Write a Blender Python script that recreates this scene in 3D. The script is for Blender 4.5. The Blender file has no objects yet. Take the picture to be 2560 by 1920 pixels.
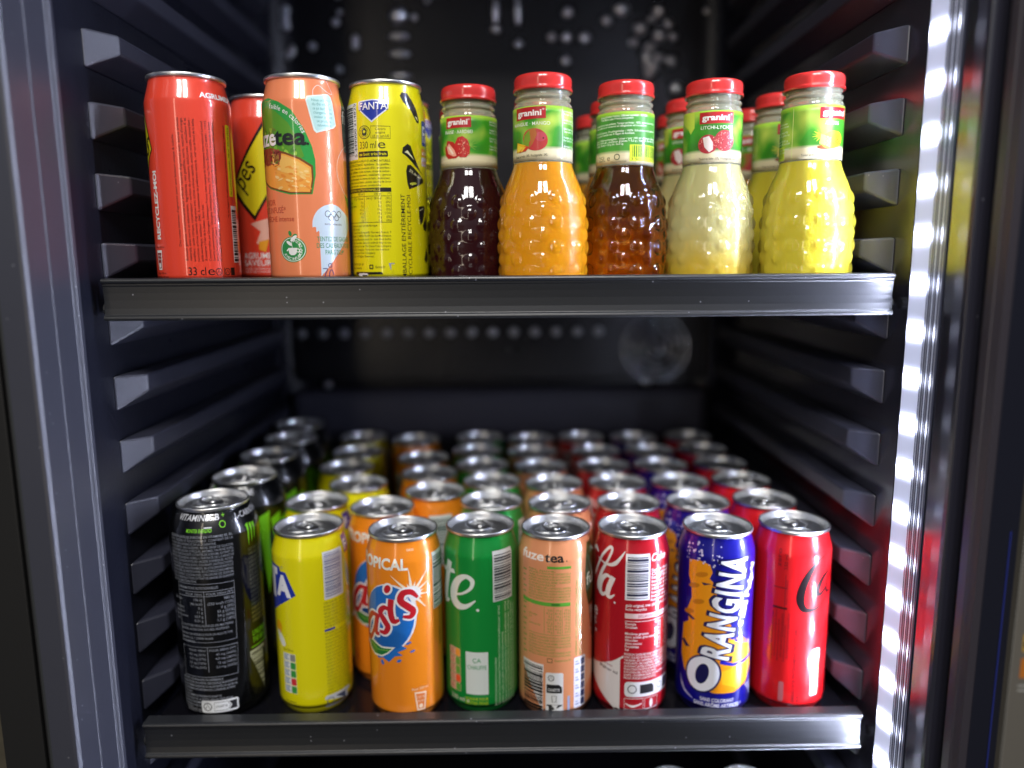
import bpy, bmesh, math, random
from mathutils import Vector, Matrix
from mathutils.geometry import tessellate_polygon
random.seed(7)
PI = math.pi
sc = bpy.context.scene
C = sc.collection

# ------------------------------------------------------------------ camera
CAM = Vector((0.0014, 0.0, 0.0107))
cam_d = bpy.data.cameras.new('camera'); cam = bpy.data.objects.new('camera', cam_d); C.objects.link(cam)
cam_d.sensor_width = 36.0
cam_d.lens = 1891.5 / 2560 * 36.0
cam_d.clip_start = 0.01; cam_d.clip_end = 50
PITCH, YAW, ROLL = 0.1629, 0.0115, -0.0071
M = Matrix.Rotation(-YAW, 4, 'Z') @ Matrix.Rotation(PI/2 - PITCH, 4, 'X') @ Matrix.Rotation(ROLL, 4, 'Z')
cam.matrix_world = Matrix.Translation(CAM) @ M
cam_d.dof.use_dof = True
cam_d.dof.focus_distance = 0.530
cam_d.dof.aperture_fstop = 1.65
cam_d.dof.aperture_blades = 0
sc.camera = cam

# ------------------------------------------------------------------ world, lamps, exposure
w = bpy.data.worlds.new('World'); sc.world = w; w.use_nodes = True
bgn = w.node_tree.nodes['Background']
bgn.inputs[1].default_value = 0.30
_t = w.node_tree.nodes.new('ShaderNodeTexCoord'); _s = w.node_tree.nodes.new('ShaderNodeSeparateXYZ'); _r = w.node_tree.nodes.new('ShaderNodeValToRGB')
w.node_tree.links.new(_t.outputs['Generated'], _s.inputs[0]); w.node_tree.links.new(_s.outputs[2], _r.inputs[0]); w.node_tree.links.new(_r.outputs[0], bgn.inputs[0])
_r.color_ramp.elements[0].position = 0.0; _r.color_ramp.elements[0].color = (.04, .042, .05, 1)      # a dim room: darker low down,
_r.color_ramp.elements[1].position = .22; _r.color_ramp.elements[1].color = (.66, .70, .80, 1)        # brighter walls and ceiling

def area(name, loc, target, sx, sy, power, col):
    l = bpy.data.lights.new(name, 'AREA'); l.shape = 'RECTANGLE'; l.size = sx; l.size_y = sy
    l.energy = power; l.color = col
    o = bpy.data.objects.new(name, l); C.objects.link(o); o.location = loc
    o.rotation_euler = (Vector(target) - Vector(loc)).to_track_quat('-Z', 'Y').to_euler()
    return o
area('ceiling_lamp', (-0.27, -0.75, 1.25), (0, .6, 0), 0.30, 0.42, 15.0, (1.0, .97, .93))
area('ceiling_lamp', (0.17, -0.75, 1.25), (0, .6, 0), 0.30, 0.42, 15.0, (1.0, .97, .93))
area('doorway_lamp', (-0.62, -1.05, 0.0), (-.2, .5, -.1), 0.10, 1.6, 3.0, (1.0, .86, .68))
LED_COL = (0.69, 0.75, 1.0)
LED_CHIP, LED_STRIP = 900.0, 5.0

sc.view_settings.view_transform = 'Standard'; sc.view_settings.look = 'None'
sc.view_settings.gamma = 1.0; sc.view_settings.exposure = 0.0
sc.view_settings.use_curve_mapping = False
sc.render.engine = 'CYCLES'
cy = sc.cycles
cy.use_denoising = True
try: cy.denoiser = 'OPENIMAGEDENOISE'
except Exception: pass
cy.max_bounces = 10; cy.transmission_bounces = 8; cy.glossy_bounces = 5; cy.diffuse_bounces = 3
cy.caustics_reflective = True; cy.caustics_refractive = True; cy.blur_glossy = 0.6
cy.sample_clamp_indirect = 6.0

# ------------------------------------------------------------------ materials
def s2l(c):
    return tuple((v/12.92 if v <= .04045 else ((v+.055)/1.055)**2.4) for v in c)
def hx(h): return s2l(tuple(int(h[i:i+2], 16)/255 for i in (0, 2, 4)))
def mat(name, col, rough=.5, metal=0., coat=0., coat_rough=.05, coat_ior=1.5, spec=.5, trans=0., ior=1.45, sss=0., bump=0., bscale=300., var=0., vscale=40.):
    m = bpy.data.materials.new(name); m.use_nodes = True
    nt = m.node_tree; b = nt.nodes['Principled BSDF']
    def S(k, v):
        if k in b.inputs: b.inputs[k].default_value = v
    S('Base Color', (*col, 1)); S('Roughness', rough); S('Metallic', metal); S('Coat Weight', coat); S('Coat Roughness', coat_rough); S('Coat IOR', coat_ior)
    S('Specular IOR Level', spec); S('Transmission Weight', trans); S('IOR', ior)
    if sss: S('Subsurface Weight', sss); S('Subsurface Radius', (.012, .009, .004)); S('Subsurface Scale', 1.0)
    if bump or var:
        tc = nt.nodes.new('ShaderNodeTexCoord')
    if bump:
        n = nt.nodes.new('ShaderNodeTexNoise'); n.inputs['Scale'].default_value = bscale; n.inputs['Detail'].default_value = 4
        nt.links.new(tc.outputs['Object'], n.inputs['Vector'])
        bp = nt.nodes.new('ShaderNodeBump'); bp.inputs['Strength'].default_value = bump; bp.inputs['Distance'].default_value = .001
        nt.links.new(n.outputs['Fac'], bp.inputs['Height']); nt.links.new(bp.outputs['Normal'], b.inputs['Normal'])
    if var:
        n2 = nt.nodes.new('ShaderNodeTexNoise'); n2.inputs['Scale'].default_value = vscale; n2.inputs['Detail'].default_value = 5
        nt.links.new(tc.outputs['Object'], n2.inputs['Vector'])
        mr = nt.nodes.new('ShaderNodeMapRange'); mr.inputs['To Min'].default_value = max(.02, rough - var); mr.inputs['To Max'].default_value = rough + var
        nt.links.new(n2.outputs['Fac'], mr.inputs['Value']); nt.links.new(mr.outputs['Result'], b.inputs['Roughness'])
    return m

def specks(m, scale=420., col=(.35, .36, .4), thr=.985, amount=.6):
    """dust specks: tiny pale points scattered on the plastic"""
    nt = m.node_tree; b = nt.nodes['Principled BSDF']
    tc = nt.nodes.new('ShaderNodeTexCoord'); v = nt.nodes.new('ShaderNodeTexVoronoi'); v.inputs['Scale'].default_value = scale
    nt.links.new(tc.outputs['Object'], v.inputs['Vector'])
    lt = nt.nodes.new('ShaderNodeMath'); lt.operation = 'LESS_THAN'; lt.inputs[1].default_value = .13
    nt.links.new(v.outputs['Distance'], lt.inputs[0])
    sep = nt.nodes.new('ShaderNodeSeparateColor'); nt.links.new(v.outputs['Color'], sep.inputs[0])
    gt = nt.nodes.new('ShaderNodeMath'); gt.operation = 'GREATER_THAN'; gt.inputs[1].default_value = thr
    nt.links.new(sep.outputs[0], gt.inputs[0])
    mu = nt.nodes.new('ShaderNodeMath'); mu.operation = 'MULTIPLY'
    nt.links.new(lt.outputs[0], mu.inputs[0]); nt.links.new(gt.outputs[0], mu.inputs[1])
    mu2 = nt.nodes.new('ShaderNodeMath'); mu2.operation = 'MULTIPLY'; mu2.inputs[1].default_value = amount
    nt.links.new(mu.outputs[0], mu2.inputs[0])
    mx = nt.nodes.new('ShaderNodeMix'); mx.data_type = 'RGBA'
    mx.inputs['A'].default_value = b.inputs['Base Color'].default_value[:]; mx.inputs['B'].default_value = (*col, 1)
    nt.links.new(mu2.outputs[0], mx.inputs['Factor']); nt.links.new(mx.outputs['Result'], b.inputs['Base Color'])
    return m

def emis(name, col, strength):
    m = bpy.data.materials.new(name); m.use_nodes = True; nt = m.node_tree
    b = nt.nodes['Principled BSDF']; b.inputs['Base Color'].default_value = (.8, .8, .85, 1)
    b.inputs['Emission Color'].default_value = (*col, 1); b.inputs['Emission Strength'].default_value = strength
    return m

_pm = {}
def ink(h, kind='can'):
    """printing ink of one colour on a can or on paper"""
    k = (h, kind)
    if k not in _pm:
        if kind == 'can': _pm[k] = mat('can_print_' + h, hx(h), rough=.34, metal=.12, coat=1., coat_rough=.06)
        elif kind == 'paper': _pm[k] = mat('label_print_' + h, hx(h), rough=.45, coat=.35, coat_rough=.12)
        else: _pm[k] = mat('flat_print_' + h, hx(h), rough=.6)
    return _pm[k]

ALU = mat('brushed_aluminium', (.90, .91, .92), rough=.33, metal=1., bump=.12, bscale=900)
ALU2 = mat('aluminium_tab', (.80, .81, .83), rough=.32, metal=1.)
PL_DARK = specks(mat('black_liner_plastic', (.010, .011, .019), rough=.30, spec=.7, bump=.10, bscale=260, var=.07, vscale=30), scale=300, thr=.97)
PL_GLOSS = specks(mat('glossy_black_plastic', (.022, .022, .034), rough=.25, coat=1., coat_rough=.20, coat_ior=1.9, bump=.03, bscale=120), scale=300, thr=.98)
PL_JAMB = specks(mat('satin_jamb_plastic', (.044, .046, .062), rough=.36, spec=.9, bump=.06, bscale=200, var=.06, vscale=18), scale=260, thr=.96, amount=.5)
PL_RIB = specks(mat('rib_plastic', (.024, .026, .046), rough=.50, spec=1., coat=.7, coat_rough=.38, bump=.10, bscale=240, var=.07, vscale=60), scale=300, thr=.95, amount=.4)
PL_RAIL = specks(mat('rail_plastic', (.015, .016, .018), rough=.36, spec=.8, bump=.04, bscale=400), scale=240, thr=.93)
PL_FRAME = specks(mat('grey_frame_plastic', (.035, .038, .040), rough=.45, bump=.1, bscale=300, var=.05), scale=200, thr=.97, amount=.3)
RUBBER = mat('black_rubber', (.010, .010, .011), rough=.6)
BACKM = mat('back_wall_plastic', (.005, .005, .008), rough=.30, bump=.25, bscale=40, var=.08, vscale=12)
PANELM = mat('duct_cover_plastic', (.065, .065, .09), rough=.42, bump=.1, bscale=60, var=.06)
CHROME = mat('chrome_steel', (.8, .82, .88), rough=.20, metal=1.)
GREYM = mat('grey_metal', (.36, .37, .40), rough=.42, metal=.9)
SHELFM = mat('shelf_plate', (.006, .006, .009), rough=.20, bump=.05, bscale=200, var=.05)

# ------------------------------------------------------------------ objects, tagging
def link(o, parent=None):
    C.objects.link(o)
    if parent: o.parent = parent
    return o
def tag(o, label=None, cat=None, group=None, kind=None):
    if label: o['label'] = label
    if cat: o['category'] = cat
    if group: o['group'] = group
    if kind: o['kind'] = kind
    return o
def empty(name, loc, rz=0., **k):
    o = bpy.data.objects.new(name, None); o.empty_display_size = .01
    o.location = loc; o.rotation_euler = (0, 0, rz); C.objects.link(o)
    return tag(o, **k)
def mesh_obj(name, verts, faces, mats, fm=None, parent=None, smooth=True, bevel=0., loc=(0, 0, 0), rot=None, normals=None):
    me = bpy.data.meshes.new(name); me.from_pydata(verts, [], faces)
    for m in (mats if isinstance(mats, (list, tuple)) else [mats]): me.materials.append(m)
    if fm: me.polygons.foreach_set('material_index', fm)
    me.polygons.foreach_set('use_smooth', [smooth]*len(me.polygons))
    me.update()
    if normals:
        vn = [v.normal[:] for v in me.vertices]
        for i, n in normals.items(): vn[i] = n
        me.normals_split_custom_set_from_vertices(vn)
    o = bpy.data.objects.new(name, me); o.location = loc
    if rot: o.rotation_euler = rot
    if bevel:
        b = o.modifiers.new('bevel', 'BEVEL'); b.width = bevel; b.segments = 2; b.limit_method = 'ANGLE'; b.angle_limit = .5
        b.harden_normals = False
    return link(o, parent)
def box(name, lo, hi, m, parent=None, bevel=0.):
    x0, y0, z0 = lo; x1, y1, z1 = hi
    v = [(x, y, z) for z in (z0, z1) for y in (y0, y1) for x in (x0, x1)]
    f = [(0, 2, 3, 1), (4, 5, 7, 6), (0, 1, 5, 4), (2, 6, 7, 3), (0, 4, 6, 2), (1, 3, 7, 5)]
    return mesh_obj(name, v, f, m, parent=parent, smooth=False, bevel=bevel)
def prism_z(name, pts, z0, z1, m, parent=None, bevel=0.):
    """closed outline in x, y extruded along z"""
    n = len(pts); v = [(x, y, z0) for x, y in pts] + [(x, y, z1) for x, y in pts]
    f = [(i, (i+1) % n, n+(i+1) % n, n+i) for i in range(n)]
    for a, b, c in tessellate_polygon([[Vector((x, y, 0)) for x, y in pts]]):
        f.append((a, b, c)); f.append((n+c, n+b, n+a))
    return fixn(mesh_obj(name, v, f, m, parent=parent, smooth=False, bevel=bevel))
def prism_x(name, pts, x0, x1, m, parent=None, bevel=0.):
    n = len(pts); v = [(x0, y, z) for y, z in pts] + [(x1, y, z) for y, z in pts]
    f = [(i, (i+1) % n, n+(i+1) % n, n+i) for i in range(n)]
    for a, b, c in tessellate_polygon([[Vector((y, z, 0)) for y, z in pts]]):
        f.append((a, b, c)); f.append((n+c, n+b, n+a))
    return fixn(mesh_obj(name, v, f, m, parent=parent, smooth=False, bevel=bevel))
def fixn(o):
    bm = bmesh.new(); bm.from_mesh(o.data); bmesh.ops.recalc_face_normals(bm, faces=bm.faces); bm.to_mesh(o.data); bm.free()
    return o
def revolve(prof, seg, v=None, f=None, fm=None, mi=0):
    """profile [(r, z)] bottom to top, outward normals"""
    v = [] if v is None else v; f = [] if f is None else f; fm = [] if fm is None else fm
    rings = []
    for r, z in prof:
        if r < 1e-6: rings.append([len(v)]); v.append((0, 0, z)); continue
        rings.append([len(v)+i for i in range(seg)])
        for i in range(seg):
            a = 2*PI*i/seg; v.append((r*math.cos(a), r*math.sin(a), z))
    for A, B in zip(rings, rings[1:]):
        for i in range(seg):
            j = (i+1) % seg
            if len(A) == 1: q = (A[0], B[j], B[i])
            elif len(B) == 1: q = (A[i], A[j], B[0])
            else: q = (A[i], A[j], B[j], B[i])
            f.append(q); fm.append(mi)
    return v, f, fm

# ------------------------------------------------------------------ lettering
_tc = {}
def glyphs(s, bold=0., shear=0., space=1.):
    k = (s, bold, shear, space)
    if k in _tc: return _tc[k]
    cu = bpy.data.curves.new('text', 'FONT'); cu.body = s; cu.size = 1.; cu.resolution_u = 3
    cu.offset = bold*.34; cu.shear = shear; cu.space_character = space; cu.fill_mode = 'FRONT'
    o = bpy.data.objects.new('text', cu); C.objects.link(o)
    dg = bpy.context.evaluated_depsgraph_get(); dg.update()
    me = bpy.data.meshes.new_from_object(o.evaluated_get(dg))
    vs = [(v.co.x, v.co.y) for v in me.vertices]; fs = []
    for p in me.polygons:
        i = list(p.vertices)
        if len(i) == 3: fs.append(tuple(i) if p.normal.z > 0 else tuple(reversed(i)))
        else: fs.append(tuple(i) if p.normal.z > 0 else tuple(reversed(i)))
    bpy.data.objects.remove(o); bpy.data.curves.remove(cu); bpy.data.meshes.remove(me)
    if vs:
        x0 = min(a for a, b in vs); x1 = max(a for a, b in vs)
    else: x0 = x1 = 0
    CAP = .70
    vs = [((a-x0)/CAP, b/CAP) for a, b in vs]
    _tc[k] = (vs, fs, (x1-x0)/CAP)
    return _tc[k]

class Deco:
    """flat print laid out in mm (s = arc length, z = height) and wrapped on a surface"""
    def __init__(s, step=2.4): s.big = []; s.small = []; s.step = step; s.cols = []
    def _ci(s, c):
        if c not in s.cols: s.cols.append(c)
        return s.cols.index(c)
    def add(s, vs, fs, col, layer):
        ci = s._ci(col); ext = 0
        for f in fs:
            xs = [vs[i][0] for i in f]; ys = [vs[i][1] for i in f]
            ext = max(ext, max(xs)-min(xs), (max(ys)-min(ys)) if max(ys) > 124 else 0)
        (s.big if ext > 2.6 else s.small).append((vs, fs, ci, layer))
    def poly(s, pts, col, layer=0):
        tri = tessellate_polygon([[Vector((a, b, 0)) for a, b in pts]])
        fs = []
        for t in tri:
            a, b, c = (pts[i] for i in t)
            cr = (b[0]-a[0])*(c[1]-a[1])-(b[1]-a[1])*(c[0]-a[0])
            fs.append(tuple(t) if cr > 0 else tuple(reversed(t)))
        s.add(list(pts), fs, col, layer)
    def rect(s, a, b, c, d, col, layer=0): s.poly([(a, b), (c, b), (c, d), (a, d)] if a < c else [(c, b), (a, b), (a, d), (c, d)], col, layer)
    def rrect(s, a, b, c, d, r, col, layer=0):
        P = []
        for cx, cz, a0 in ((c-r, d-r, 0), (a+r, d-r, 1), (a+r, b+r, 2), (c-r, b+r, 3)):
            for k in range(5):
                t = (a0+k/4)*PI/2; P.append((cx+r*math.cos(t), cz+r*math.sin(t)))
        s.poly(P, col, layer)
    def ell(s, cx, cz, a, b, col, layer=0, rot=0., n=28):
        P = []
        for k in range(n):
            t = 2*PI*k/n; x = a*math.cos(t); y = b*math.sin(t)
            P.append((cx+x*math.cos(rot)-y*math.sin(rot), cz+x*math.sin(rot)+y*math.cos(rot)))
        s.poly(P, col, layer)
    def stroke(s, pts, wd, col, layer=0, closed=False):
        n = len(pts); W = wd if isinstance(wd, (list, tuple)) else [wd]*n
        L = []; R = []
        for i in range(n):
            if closed: a, b = pts[i-1], pts[(i+1) % n]
            else: a, b = pts[max(0, i-1)], pts[min(n-1, i+1)]
            dx, dy = b[0]-a[0], b[1]-a[1]; l = math.hypot(dx, dy) or 1
            nx, ny = -dy/l*W[i]/2, dx/l*W[i]/2
            L.append((pts[i][0]+nx, pts[i][1]+ny)); R.append((pts[i][0]-nx, pts[i][1]-ny))
        vs = L+R; fs = []
        for i in range(n if closed else n-1):
            j = (i+1) % n; fs.append((n+i, n+j, j, i))
        s.add(vs, fs, col, layer)
    def ring(s, cx, cz, r, wd, col, layer=0, ry=None):
        ry = ry or r
        s.stroke([(cx+r*math.cos(2*PI*k/28), cz+ry*math.sin(2*PI*k/28)) for k in range(28)], wd, col, layer, True)
    def curve(s, pts, wd, col, layer=0, n=8):
        """smooth stroke through the points; wd a list of widths"""
        W = wd if isinstance(wd, (list, tuple)) else [wd]*len(pts)
        P = []; Q = []
        for i in range(len(pts)-1):
            p0 = pts[max(0, i-1)]; p1 = pts[i]; p2 = pts[i+1]; p3 = pts[min(len(pts)-1, i+2)]
            for k in range(n):
                t = k/n
                f = lambda a, b, c, d: .5*((2*b)+(-a+c)*t+(2*a-5*b+4*c-d)*t*t+(-a+3*b-3*c+d)*t**3)
                P.append((f(p0[0], p1[0], p2[0], p3[0]), f(p0[1], p1[1], p2[1], p3[1]))); Q.append(W[i]*(1-t)+W[i+1]*t)
        P.append(pts[-1]); Q.append(W[-1])
        s.stroke(P, Q, col, layer)
    def text(s, t, x, z, h, col, layer=1, rot=0., w=None, bold=0., shear=0., align='l', xs=1., space=1., squash=None):
        vs, fs, W = glyphs(t, bold, shear, space)
        if not fs: return 0
        k = (w/(W*h)) if w else xs
        off = {'l': 0, 'c': -W*h*k/2, 'r': -W*h*k}[align]
        c, sn = math.cos(rot), math.sin(rot); out = []
        for a, b in vs:
            X = a*h*k+off; Y = b*h
            if squash: X, Y = squash(X, Y)
            out.append((x+X*c-Y*sn, z+X*sn+Y*c))
        s.add(out, fs, col, layer)
        return W*h*k
    def arctext(s, t, cx, cz, r, a0, h, col, layer=1, bold=0., ccw=False, xs=1., rx=None):
        """letters along an arc; a0 start angle in degrees; clockwise by default"""
        a = math.radians(a0); rx = rx or r
        for ch in t:
            if ch == ' ': a -= (-1 if ccw else 1)*h*.45*xs/r; continue
            vs, fs, W = glyphs(ch, bold); W *= h*xs; half = W/2/r
            a -= (-1 if ccw else 1)*half
            rot = a-PI/2 if not ccw else a+PI/2
            c, sn = math.cos(rot), math.sin(rot)
            out = [(cx+rx*math.cos(a)+(p*h*xs-W/2)*c-(q*h)*sn, cz+r*math.sin(a)+(p*h*xs-W/2)*sn+(q*h)*c) for p, q in vs]
            s.add(out, fs, col, layer)
            a -= (-1 if ccw else 1)*(half+h*.16*xs/r)
    def para(s, lines, x0, x1, ztop, pitch, h, col, layer=1, bold=0., just=True, rot=0., seed=0, dx=0., caps=False):
        rn = random.Random(seed)
        for i, t in enumerate(lines):
            if not t: continue
            if caps: t = t.upper()
            full = x1-x0
            W = glyphs(t, bold)[2]*h
            w_ = full if (just and W > .55*full) or W > full else None
            if rot: s.text(t, x0 if False else ztop+i*pitch, x0+dx*i, h, col, layer, rot=rot, w=w_, bold=bold)
            else: s.text(t, x0, ztop-i*pitch, h, col, layer, w=w_, bold=bold)
    def bars(s, a, b, c, d, vertical=True, col='151515', bg='E9ECEC', layer=1, seed=1, pad=.8, n=34, digits=None):
        rn = random.Random(seed); s.rect(a, b, c, d, bg, layer)
        A, Bq, Cq, D = a+pad, b+pad, c-pad, d-pad
        ln = (Cq-A) if vertical else (D-Bq); p = 0.; u = ln/(n*2.1)
        while p < ln-u*1.5:
            t = u*rn.choice((1, 1, 1, 2, 3))
            if p+t > ln: break
            if vertical: s.rect(A+p, Bq, A+p+t, D, col, layer+1)
            else: s.rect(A, Bq+p, Cq, Bq+p+t, col, layer+1)
            p += t+u*rn.choice((1, 1, 2))
    def build(s, fn, v, f, fm, normals, m0, kind):
        """fn(s_mm, z_mm, off_mm) -> position, normal (metres); appended to the mesh lists"""
        for lst, bis in ((s.small, False), (s.big, True)):
            if not lst: continue
            if not bis:
                for vs, fs, ci, ly in lst:
                    b0 = len(v)
                    for x, z in vs:
                        p, n = fn(x, z, .05+.045*ly); normals[len(v)] = n; v.append(p)
                    for q in fs: f.append(tuple(b0+i for i in q)); fm.append(m0+ci)
                continue
            bm = bmesh.new(); lay = bm.faces.layers.int.new('c')
            for vs, fs, ci, ly in lst:
                bv = [bm.verts.new((x, z, ly)) for x, z in vs]
                for q in fs:
                    try: F = bm.faces.new([bv[i] for i in q]); F[lay] = ci
                    except ValueError: pass
            x0 = min(q.co.x for q in bm.verts); x1 = max(q.co.x for q in bm.verts)
            zt = max(q.co.y for q in bm.verts)
            k = math.floor(x0/s.step)+1
            while k*s.step < x1:
                bmesh.ops.bisect_plane(bm, geom=bm.verts[:]+bm.edges[:]+bm.faces[:], plane_co=(k*s.step, 0, 0), plane_no=(1, 0, 0), dist=1e-5); k += 1
            z = 124.
            while z < zt:
                bmesh.ops.bisect_plane(bm, geom=bm.verts[:]+bm.edges[:]+bm.faces[:], plane_co=(0, z, 0), plane_no=(0, 1, 0), dist=1e-5); z += 1.5
            b0 = len(v); bm.verts.index_update()
            for q in bm.verts:
                p, n = fn(q.co.x, q.co.y, .05+.045*q.co.z); normals[len(v)] = n; v.append(p)
            for F in bm.faces: f.append(tuple(b0+q.index for q in F.verts)); fm.append(m0+F[lay])
            bm.free()

# ------------------------------------------------------------------ drinks can
def interp(prof):
    def R(z):
        for (r0, z0), (r1, z1) in zip(prof, prof[1:]):
            if z0 <= z <= z1 and z1 > z0:
                return r0+(r1-r0)*(z-z0)/(z1-z0), (r1-r0)/(z1-z0)
        return (prof[0][0], 0.) if z < prof[0][1] else (prof[-1][0], 0.)
    return R
def smooth_prof(p, n=4):
    out = []
    for i in range(len(p)-1):
        p0 = p[max(0, i-1)]; p1 = p[i]; p2 = p[i+1]; p3 = p[min(len(p)-1, i+2)]
        for k in range(n):
            t = k/n
            f = lambda a, b, c, d: .5*((2*b)+(-a+c)*t+(2*a-5*b+4*c-d)*t*t+(-a+3*b-3*c+d)*t**3)
            out.append((f(p0[0], p1[0], p2[0], p3[0]), f(p0[1], p1[1], p2[1], p3[1])))
    out.append(p[-1]); return out
SLIM = dict(R=28.7, H=145.6, prof=[(22.5, 1.2), (24.0, 0.), (25.0, .4), (26.9, 3.6), (28.3, 6.6), (28.7, 9.5), (28.7, 40), (28.7, 80), (28.7, 118.), (28.7, 126.5), (28.3, 129.3), (27.2, 133.6), (26.0, 138.0), (25.3, 141.), (25.15, 143.2)])
TALL = dict(R=33.0, H=168., prof=[(24.5, 1.2), (26.0, 0.), (27.2, .4), (30.0, 4.0), (32.3, 8.6), (33.0, 12.), (33.0, 50), (33.0, 100), (33.0, 138), (33.0, 145.5), (32.6, 148.6), (30.8, 154.), (28.0, 160.), (25.6, 163.4), (25.15, 165.6)])
_lid = {}
def lid_mesh(H):
    if H in _lid: return _lid[H]
    P = [(25.1, -3.0), (25.9, -2.9), (26.35, -2.5), (26.4, -1.2), (26.4, -.6), (26.1, -.1), (25.7, 0), (25.3, -.1), (25.0, -.5), (24.8, -1.4), (24.2, -5.6), (23.9, -6.4), (23.4, -6.8), (22.8, -6.7), (22.4, -6.2), (22.1, -4.9), (21.7, -4.4), (20.8, -4.25), (19.2, -4.3), (18.6, -4.7), (12, -4.75), (0, -4.7)]
    P = [(r/1000, (H+z)/1000) for r, z in P]
    v, f, fm = revolve(P, 56)
    # raised score line of the opening and a rivet
    def tube(pts, rad, closed=True, z=H-4.6):
        n = len(pts); b0 = len(v)
        for i, (x, y) in enumerate(pts):
            a = pts[i-1]; b = pts[(i+1) % n]; dx, dy = b[0]-a[0], b[1]-a[1]; l = math.hypot(dx, dy); nx, ny = -dy/l, dx/l
            for k in range(6):
                t = 2*PI*k/6
                v.append(((x+nx*rad*math.cos(t))/1000, (y+ny*rad*math.cos(t))/1000, (z+rad*.8*math.sin(t))/1000))
        for i in range(n):
            for k in range(6):
                f.append((b0+i*6+k, b0+((i+1) % n)*6+k, b0+((i+1) % n)*6+(k+1) % 6, b0+i*6+(k+1) % 6)); fm.append(0)
    tube([(8.6*math.cos(t)*(1+.12*math.sin(t)), -10.5+7.4*math.sin(t)) for t in [2*PI*k/28 for k in range(28)]], .55)
    tube([(13.5*math.cos(t), 6.5+9.0*math.sin(t)) for t in [2*PI*k/28 for k in range(28)]], .45)
    me = bpy.data.meshes.new('lid'); me.from_pydata(v, [], f); me.materials.append(ALU)
    me.polygons.foreach_set('use_smooth', [True]*len(me.polygons)); me.update()
    # tab
    N = 32; tv = []; tf = []
    def lp(a, b, cx, cy, z, sq=2.6):
        i0 = len(tv)
        for k in range(N):
            t = 2*PI*k/N; c, s_ = math.cos(t), math.sin(t)
            tv.append(((cx+a*math.copysign(abs(c)**(2/sq), c))/1000, (cy+b*math.copysign(abs(s_)**(2/sq), s_))/1000, (H+z)/1000))
        return i0
    rings = [lp(4.6, 4.3, 0, 9.0, -3.5), lp(7.2, 12.4, 0, 3.2, -3.6), lp(7.9, 13.1, 0, 3.2, -3.2), lp(7.9, 13.1, 0, 3.2, -2.6), lp(7.2, 12.4, 0, 3.2, -2.2), lp(5.4, 5.2, 0, 8.7, -2.3), lp(4.6, 4.3, 0, 9.0, -2.8), lp(4.6, 4.3, 0, 9.0, -3.5)]
    for A, B in zip(rings, rings[1:]):
        for k in range(N):
            j = (k+1) % N; tf.append((A+k, A+j, B+j, B+k))
    b0 = len(tv); rv, rf, _ = revolve([(3.6/1000, (H-4.6)/1000), (3.4/1000, (H-1.9)/1000), (2.6/1000, (H-1.5)/1000), (0, (H-1.5)/1000)], 20)
    tv += rv; tf += [tuple(b0+i for i in q) for q in rf]
    tm = bpy.data.meshes.new('tab'); tm.from_pydata(tv, [], tf); tm.materials.append(ALU2)
    tm.polygons.foreach_set('use_smooth', [True]*len(tm.polygons)); tm.update()
    bm = bmesh.new(); bm.from_mesh(tm); bmesh.ops.recalc_face_normals(bm, faces=bm.faces); bm.to_mesh(tm); bm.free()
    _lid[H] = (me, tm); return _lid[H]
def can_body(shape, base, deco, dent=None):
    P = smooth_prof(shape['prof'], 3); R0 = shape['R']; Rz = interp(P)
    v, f, fm = revolve([(0, .004), (.015, .0045), (.021, .003)] + [(r/1000, z/1000) for r, z in P], 112)
    fm = [1 if i < 112*6 else 0 for i in range(len(f))]
    normals = {}
    def fn(s_, z, off):
        r, dr = Rz(z); th = s_/R0; c, sn = math.sin(th), -math.cos(th)
        n = Vector((c, sn, -dr)).normalized(); r = (r+off)/1000
        return (r*c, r*sn, z/1000), n[:]
    mats = [base, ALU] + [ink(c) for c in deco.cols]
    deco.build(fn, v, f, fm, normals, 2, 'can')
    me = bpy.data.meshes.new('body'); me.from_pydata(v, [], f)
    if dent:
        for q in me.vertices:
            q.co = dent(q.co)
    for m in mats: me.materials.append(m)
    me.polygons.foreach_set('material_index', fm); me.polygons.foreach_set('use_smooth', [True]*len(me.polygons)); me.update()
    vn = [q.normal[:] for q in me.vertices]
    for i, n in normals.items(): vn[i] = n
    me.normals_split_custom_set_from_vertices(vn)
    return me
ZU, ZL = -.0081, -.3289-.0081          # top of the two shelf plates
def place_can(body, shape, x, y, z, label, group, yaw=0., tabrot=0., name='drink_can', tilt=None):
    rz = -math.atan2(x, y)+yaw
    r = empty(name, (x, y, z), rz, label=label, cat='can', group=group)
    lm, tm = lid_mesh(shape['H'])
    for nm, me in (('body', body), ('lid', lm), ('tab', tm)):
        o = bpy.data.objects.new(nm, me); link(o, r)
        if nm != 'body': o.rotation_euler = (0, 0, tabrot)
    return r
def paint(name, h, metal=.25): return mat(name, hx(h), rough=.30, metal=metal, coat=1., coat_rough=.05)

W_, K_ = 'F2F2F0', '141414'
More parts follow.
